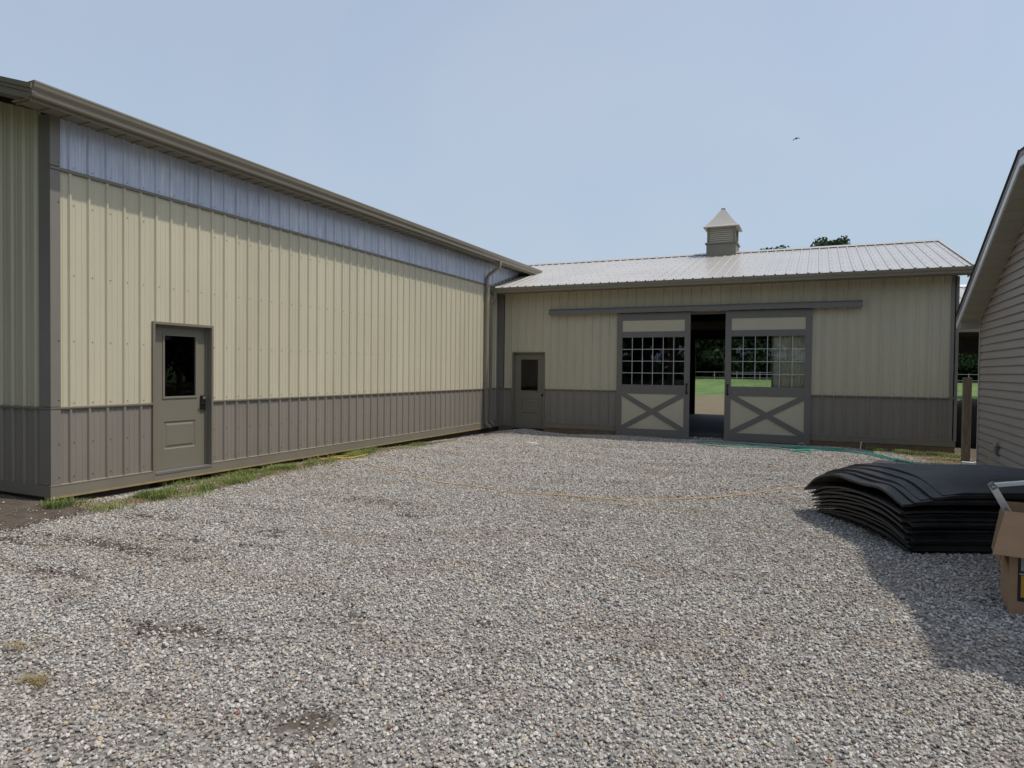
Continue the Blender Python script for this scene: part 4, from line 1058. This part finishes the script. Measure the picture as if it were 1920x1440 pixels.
def mat_piece(k):
    q = k/(NM-1); topg = k < 5; th = .022 if topg else .0185
    sh, fr, rot, len_ = SHIFT[k]+random.uniform(-.01,.01), FRONT[k], ROT[k], LEN[k]; wid = 1.83
    Lk = (Lm*math.cos(rot) + Sm*math.sin(-rot)).normalized(); Sk = Vector((Lk.y, -Lk.x, 0))
    nl = 40; pitch = .026; prof = []; s = 0.
    if topg:
        while s < wid-.001:
            prof += [(s, 0.), (s+.004, .0035), (s+.018, .0035), (s+.022, 0.)]; s += pitch
    else:
        prof = [(0, 0), (.004, .003), (.018, .003), (.022, 0), (.026, 0), (.03, .003), (.044, .003), (.048, 0)] + [(wid*i/12, 0.) for i in range(1, 13)]
    prof = [p for p in prof if p[0] <= wid]
    if prof[-1][0] < wid: prof.append((wid, 0))
    V = []; np_ = len(prof)
    for layer in (1, 0):
        for j in range(nl+1):
            t = j/nl; hz = height(k, t) + (.007*k*math.sin(t*11.5+.9-k*.12)*math.sin(math.pi*t) if topg else .006*math.sin(t*7+k*1.9)*math.sin(math.pi*t))
            for s, hh in prof:
                sg = (1-q)*(-.018*sstep(.22, 0, s) - .05*sstep(1.35, 1.83, s) + .010*math.sin(s*2.6+t*3))
                z = hz + sg + .0025*noise.noise((s*3, t*5, k))
                if layer: z += th + hh
                p = F0 + Lk*(t*len_ + fr) + Sk*(s + sh)
                V.append((p.x, p.y, z))
    o = (nl+1)*np_; Fq = []
    for j in range(nl):
        for i in range(np_-1):
            a = j*np_+i; Fq.append((a, a+1, a+np_+1, a+np_)); Fq.append((o+a, o+a+np_, o+a+np_+1, o+a+1))
    for j in range(nl):
        a = j*np_; Fq.append((a, a+np_, o+a+np_, o+a)); a = j*np_+np_-1; Fq.append((a, o+a, o+a+np_, a+np_))
    for i in range(np_-1):
        Fq.append((i, o+i, o+i+1, i+1)); a = nl*np_+i; Fq.append((a, a+1, o+a+1, o+a))
    mb = MB(); mb.add(V, Fq)
    lab = ordn[k] + (' black ribbed rubber mat of the stack' if k < 5 else ' black rubber mat of the stack') + (' by the house' if k == 0 else ', counted from the top' if k != NM-1 else ', lying on the gravel')
    tag(mb.build('rubber_mat', RUBBER), lab, 'rubber mat', 'stacked rubber mats')
for k in range(NM): mat_piece(k)

# ------------------------------------------------------------------ cardboard box with metal frame
bx0, by0 = 1.265, 5.71
bz = gz(1.4, 5.8)+.0
box_ = empty('cardboard_box', (bx0+.3, by0+.25, bz), 'tall open brown cardboard box with a black printed panel at the right edge', 'box')
ang = math.radians(-5.5)
cu, su = math.cos(ang), math.sin(ang)
def BX(u, v, z): return (bx0 + u*cu - v*su, by0 + u*su + v*cu, bz+z)
W_, D_, H_, t_ = .62, .46, .72, .006
m = MB()
def bb(mb, u0, u1, v0, v1, z0, z1):
    v = [BX(u, w, z) for z in (z0, z1) for w in (v0, v1) for u in (u0, u1)]
    mb.add(v, [(0,1,3,2),(4,6,7,5),(0,4,5,1),(2,3,7,6),(0,2,6,4),(1,5,7,3)])
bb(m, 0, W_, 0, t_, .0, H_); bb(m, 0, W_, D_-t_, D_, 0, H_); bb(m, 0, t_, t_, D_-t_, 0, H_); bb(m, W_-t_, W_, t_, D_-t_, 0, H_); bb(m, t_, W_-t_, t_, D_-t_, .0, .008)
m.build('carton', CARD, box_)
def flap(pts, name='flap', mat=CARD):
    mb = MB(); a = [Vector(BX(*p)) for p in pts]; n_ = (a[1]-a[0]).cross(a[2]-a[0]).normalized()*.0025
    mb.add([p+n_ for p in a]+[p-n_ for p in a], [(0,1,2,3),(7,6,5,4)]+[(i, (i+1) % 4, 4+(i+1) % 4, 4+i) for i in range(4)])
    return mb.build(name, mat, box_)
flap([(-.035,-.004,H_+.004), (W_,-.004,H_), (W_+.02,-.12,H_-.30), (-.115,-.12,H_-.285)])
flap([(-.004,.02,H_), (-.004,D_-.02,H_), (-.06,D_,H_-.36), (-.06,.03,H_-.40)], mat=CARD_SHADE)
flap([(.01,D_,H_), (W_-.01,D_,H_), (W_,D_+.2,H_-.12), (.0,D_+.2,H_-.12)], mat=CARD_SHADE)
m = MB(); m.add([BX(.045,-.0015,.10), BX(W_-.04,-.0015,.10), BX(W_-.04,-.0015,.56), BX(.045,-.0015,.56)], [(0,1,2,3)])
m.build('printed_panel', varied('dark printed ink', (.02,.02,.026,1), .5, .1, 3.), box_)
m = MB(); m.add([BX(.062,-.003,.315), BX(.118,-.003,.315), BX(.118,-.003,.42), BX(.062,-.003,.42)], [(0,1,2,3)]); m.build('grey_label', varied('grey label', (.35,.35,.35,1), .5, .05, 3.), box_)
m = MB(); m.add([BX(.064,-.003,.13), BX(.115,-.003,.13), BX(.115,-.003,.285), BX(.064,-.003,.285)], [(0,1,2,3)]); m.build('amber_label', varied('amber ink', (.55,.28,.02,1), .5, .05, 3.), box_)
m = MB(); m.add([BX(.118,-.003,.13), BX(.4,-.003,.13), BX(.4,-.003,.285), BX(.118,-.003,.285)], [(0,1,2,3)]); m.build('blue_label', varied('slate ink', (.05,.065,.09,1), .5, .05, 3.), box_)
m = MB(); m.add([BX(.055,-.003,.29), BX(.45,-.003,.29), BX(.45,-.003,.298), BX(.055,-.003,.298)], [(0,1,2,3)])
def line(mb, a, b, w=.004):
    a = Vector(a); b = Vector(b); d = (b-a).normalized(); n_ = Vector((-d.y, d.x))*w/2
    mb.add([BX(p.x, -.0035, p.y) for p in (a-n_, b-n_, b+n_, a+n_)], [(0,1,2,3)])
lp = [(.085,.53),(.135,.53),(.20,.36),(.21,.33),(.19,.30),(.165,.32),(.17,.35),(.12,.46),(.095,.50),(.085,.53)]
for a, b in zip(lp, lp[1:]): line(m, a, b)
for k in range(12):
    a0 = k/12*6.283; a1 = (k+1)/12*6.283; line(m, (.195+.014*math.cos(a0), .335+.014*math.sin(a0)), (.195+.014*math.cos(a1), .335+.014*math.sin(a1)), .003)
m.build('printed_emblem', varied('silver ink', (.5,.5,.5,1), .5, .05, 3.), box_)

fr = empty('metal_frame', BX(.1,.3,0), 'bright bare aluminium frame sticking up out of the cardboard box', 'frame')
m = MB(); a = BX(.075, .22, .55); b = BX(-.095, .20, .875); m.bar(a, b, .045, .03, (0,1,0)); m.build('frame_leg', ALU, fr, bevel=.003)
m = MB(); b2 = BX(-.10, .20, .87); c = BX(.62, .235, 1.0); m.bar(b2, c, .045, .03, (0,0,1)); m.build('top_rail', ALU, fr, bevel=.003)
m = MB(); m.bar(BX(.56,.235,.985), BX(.5,.24,.1), .045, .03, (0,1,0)); m.build('frame_leg', ALU, fr, bevel=.003)
m = MB(); m.bar(BX(-.105,.196,.855), BX(-.075,.196,.88), .05, .036, (0,1,0)); m.build('corner_bracket', TRACKM, fr)

# ------------------------------------------------------------------ cord, hose, little things
def smooth_path(P, n=8):
    P = [Vector(p) for p in P]; out = []
    for i in range(len(P)-1):
        p0 = P[max(i-1, 0)]; p1 = P[i]; p2 = P[i+1]; p3 = P[min(i+2, len(P)-1)]
        for k in range(n):
            t = k/n
            out.append(.5*((2*p1)+(-p0+p2)*t+(2*p0-5*p1+4*p2-p3)*t*t+(-p0+3*p1-3*p2+p3)*t**3))
    out.append(P[-1]); return out
def lay(P, r, lift=.012):
    out = []
    for i, p in enumerate(P):
        z = gz(p[0], p[1]) + lift + r + .004*math.sin(i*2.1)
        if len(p) == 3: z = p[2]
        out.append((p[0]+.012*math.sin(i*5.3), p[1]+.012*math.cos(i*3.7), z))
    return smooth_path(out)
cordp = [(-8.33,9.95),(-8.15,9.85),(-7.92,9.88),(-7.41,9.68),(-6.81,9.34),(-5.92,8.96),(-5.08,8.54),(-4.47,8.41),(-3.74,8.27),(-3.22,8.33),(-2.7,8.35),(-2.17,8.5),(-1.68,8.8),(-1.19,9.13),(-.83,9.58),(-.46,10.23),(-.04,10.74),
         (.5,10.9),(1.2,11.3),(1.9,12.),(2.3,12.8),(2.6,13.5,-.03),(2.72,13.75,.1),(2.74,13.85,.26),(2.76,13.8,.35),(2.79,13.73,.36)]
m = MB(); m.tube(lay(cordp, .006), .0062, 7)
tag(m.build('extension_cord', CORD, smooth=True), 'thin yellow extension cord snaking across the gravel to the house outlet', 'cord')
loop = []
for k in range(26):
    a = k*.62; rr_ = .17+.13*math.sin(k*1.3)
    loop.append((-7.98+math.cos(a)*rr_*.8+.004*k*.3, 10.02+math.sin(a)*rr_*2.1+.1*math.sin(k*.7), gz(-8,10)+.035+.012*math.sin(k*1.9)))
loop = [(-8.36,9.75,.02),(-8.22,9.7,-.02)] + loop
m = MB(); m.tube(smooth_path(loop, 5), .0055, 6)
tag(m.build('yellow_cord_tangle', YCORD, smooth=True), 'bright yellow tangle of cord bunched in the grass by the long barn wall', 'cord')

hose = [(.62,16.95),(.2,16.9),(-.3,16.93),(-.76,16.9),(-1.48,17.02),(-2.24,17.12),(-2.5,16.85),(-2.57,16.55),(-2.35,16.25),(-1.98,16.05),(-1.43,16.3),(-.87,16.38),(-.5,15.97),(-.32,15.75),(-.1,15.75),(-.05,15.95),(-.2,16.15),(-.45,16.05),
        (-.48,15.85),(-.25,16.3),(.1,16.5),(.5,16.55),(.95,16.35),(1.2,16.0),(1.45,15.55),(1.62,15.2),(1.75,14.7),(1.3,15.6),(1.0,16.15),(.6,16.65),(.1,16.72),(-.3,16.55),(-.7,16.7),(-.25,16.85),(.3,16.75),(.8,16.6),(1.1,16.3),(1.35,15.85),(1.5,15.2)]
m = MB(); m.tube(lay(hose, .013, .014), .0125, 8)
tag(m.build('garden_hose', GREENH, smooth=True), 'green garden hose lying in long loops in front of the right sliding door', 'hose')
m = MB(); c = [(-.28+.09*math.cos(a), 16.75, gz(-.2,16.75)+.0+.13*math.sin(a)) for a in [math.pi*k/12 for k in range(13)]]
m.tube(c, .006, 6); tag(m.build('wire_loop', varied('pale wire', (.5,.44,.33,1), .5, .1, 4.), smooth=True), 'pale wire arch standing up over the green hose', 'wire')
m = MB(); m.tube([(.96,17.42,gz(1,17.4)-.03),(.985,17.44,.07)], [.012,.012], 6); tag(m.build('white_stake', WHITE), 'thin white plastic stake against the timber board right of the doors', 'stake')
m = MB(); m.tube([(A+.075,5.07,gz(A,5)-.02),(A+.07,5.07,.03)], [.008,.008], 6); tag(m.build('corner_stake', WHITE), 'tiny white peg at the corner of the long barn', 'stake')
m = MB(); c = Vector((-5.92,14.19,gz(-5.92,14.19)+.02)); V = []
for k in range(8):
    a = k*.785; V.append(c+Vector((.16*math.cos(a)*random.uniform(.8,1.1), .09*math.sin(a)*random.uniform(.8,1.1), -.02)))
for k in range(8):
    a = k*.785; V.append(c+Vector((.13*math.cos(a)*random.uniform(.8,1.1), .07*math.sin(a)*random.uniform(.8,1.1), .022)))
m.add(V, [tuple(range(8,16))]+[(i,(i+1)%8,8+(i+1)%8,8+i) for i in range(8)])
tag(m.build('flat_stone', varied('pale stone', (.5,.48,.44,1), .9, .1, 9.)), 'flat pale stone on the gravel in front of the small stable door', 'stone')
for (x, y, n, lb) in ((-3.68,2.13,150,'larger dry grass clump on the gravel at the lower left'), (-4.24,2.34,70,'smaller dry grass clump at the left picture edge')):
    V = []; F = []
    for i in range(n):
        px, py = x+random.gauss(0,.045), y+random.gauss(0,.022); a = random.uniform(0,6.28); l = random.uniform(.03,.09); z = gz(px,py)+.02
        dx, dy = math.cos(a), math.sin(a); o = len(V)
        V += [(px-dy*.0025,py+dx*.0025,z),(px+dy*.0025,py-dx*.0025,z),(px+dx*l,py+dy*l,z+random.uniform(0,.03))]; F.append((o,o+1,o+2))
    m = MB(); m.add(V, F); tag(m.build('dry_grass_clump', varied('ochre dry grass', (.26,.2,.09,1), .9, .2, 9.)), lb, 'grass clump')

# bird
bc = Vector((-1.06, 35, 12.91)); bird = MB()
V = []
span = [(-.165,-.115,.015),(-.13,-.055,.045),(-.07,-.015,.055),(0,0,.06),(.07,.01,.055),(.125,-.002,.04),(.16,-.02,.012)]
for (x, z, c) in span:
    V += [bc+Vector((x,-c*.6,z-.012)), bc+Vector((x,c,z-.016)), bc+Vector((x,0,z+.012 if abs(x) < .15 else z+.004))]
bird.add(V, [q for i in range(len(span)-1) for q in ((i*3,i*3+3,i*3+5,i*3+2),(i*3+2,i*3+5,i*3+4,i*3+1),(i*3+1,i*3+4,i*3+3,i*3))])
bird.tube([bc+Vector((-.01,-.13,0)), bc+Vector((-.005,-.09,.004)), bc+Vector((0,-.02,0)), bc+Vector((0,.06,0)), bc+Vector((0,.14,0))], [.006,.018,.028,.018,.022], 8)
tag(bird.build('flying_bird', BLACK), 'small dark bird gliding in the sky above the stable roof', 'bird')

# ------------------------------------------------------------------ light, sky, camera
HZ0, HZ1, HC = .93, .42, (2.80, 3.38, 4.0)
sd = Vector((1, .28, 2.13)).normalized()
el = math.asin(sd.z); az = math.atan2(sd.x, sd.y)
w = bpy.data.worlds.new('World'); scene.world = w; w.use_nodes = True
nt = w.node_tree; bg = nt.nodes['Background']
sky = nt.nodes.new('ShaderNodeTexSky'); sky.sky_type = 'NISHITA'; sky.sun_disc = False
sky.sun_elevation = el; sky.sun_rotation = az; sky.altitude = 200; sky.air_density = 1.0; sky.dust_density = 3.2; sky.ozone_density = 2.
# summer haze: whitens and brightens the sky towards the horizon
tcw = nt.nodes.new('ShaderNodeTexCoord'); sxyz = nt.nodes.new('ShaderNodeSeparateXYZ'); nt.links.new(tcw.outputs['Generated'], sxyz.inputs[0])
mrw = nt.nodes.new('ShaderNodeMapRange'); mrw.inputs[1].default_value = 0; mrw.inputs[2].default_value = .95; mrw.inputs[3].default_value = HZ0; mrw.inputs[4].default_value = HZ1
nt.links.new(sxyz.outputs['Z'], mrw.inputs[0])
cln = nt.nodes.new('ShaderNodeTexNoise'); cln.inputs['Scale'].default_value = 2.2; cln.inputs['Detail'].default_value = 6.; cln.inputs['Distortion'].default_value = .6
nt.links.new(tcw.outputs['Generated'], cln.inputs['Vector'])
hzc = nt.nodes.new('ShaderNodeMix'); hzc.data_type = 'RGBA'; hzc.inputs[6].default_value = (HC[0]*.93, HC[1]*.965, HC[2]*1.0, 1); hzc.inputs[7].default_value = (HC[0]*1.10, HC[1]*1.03, HC[2]*1.01, 1)
clm = nt.nodes.new('ShaderNodeMapRange'); clm.inputs[1].default_value = .32; clm.inputs[2].default_value = .68; nt.links.new(cln.outputs['Fac'], clm.inputs[0]); nt.links.new(clm.outputs[0], hzc.inputs[0])
mxw = nt.nodes.new('ShaderNodeMix'); mxw.data_type = 'RGBA'
nt.links.new(mrw.outputs[0], mxw.inputs[0]); nt.links.new(sky.outputs[0], mxw.inputs[6]); nt.links.new(hzc.outputs[2], mxw.inputs[7])
nt.links.new(mxw.outputs[2], bg.inputs[0]); bg.inputs[1].default_value = .15
sun = bpy.data.lights.new('sun', 'SUN'); sun.energy = 2.45; sun.angle = math.radians(.9); sun.color = (1, .94, .83)
so = bpy.data.objects.new('sun', sun); col.objects.link(so); so.rotation_euler = sd.to_track_quat('Z', 'Y').to_euler(); so.location = (20, 5, 40)

R = [[0.910,0.018,-0.414],[0.414,-0.014,0.910],[0.010,-1.0,-0.020]]
def calib():
    f, cx_, cy_ = 1254., 960., 720.
    Yv = Vector((1530-cx_, 701-cy_, f)).normalized(); Xv = -Vector((-1802-cx_, 666.4-cy_, f))
    Xv = (Xv-Yv*Xv.dot(Yv)).normalized(); Zv = Xv.cross(Yv)
    right = Vector((Xv.x, Yv.x, Zv.x)); up_ = -Vector((Xv.y, Yv.y, Zv.y)); back = -Vector((Xv.z, Yv.z, Zv.z))
    return Matrix((right, up_, back)).transposed()
cam = bpy.data.cameras.new('camera'); cam.sensor_width = 36; cam.lens = 1254/1920*36; cam.clip_end = 6000; cam.clip_start = .05
co = bpy.data.objects.new('camera', cam); col.objects.link(co)
co.matrix_world = Matrix.Translation((0,0,1.62)) @ calib().to_4x4()
scene.camera = co
scene.view_settings.view_transform = 'Standard'; scene.view_settings.look = 'None'
scene.view_settings.exposure = .22; scene.view_settings.gamma = 1
scene.render.engine = 'CYCLES'
scene.cycles.max_bounces = 8; scene.cycles.transparent_max_bounces = 12
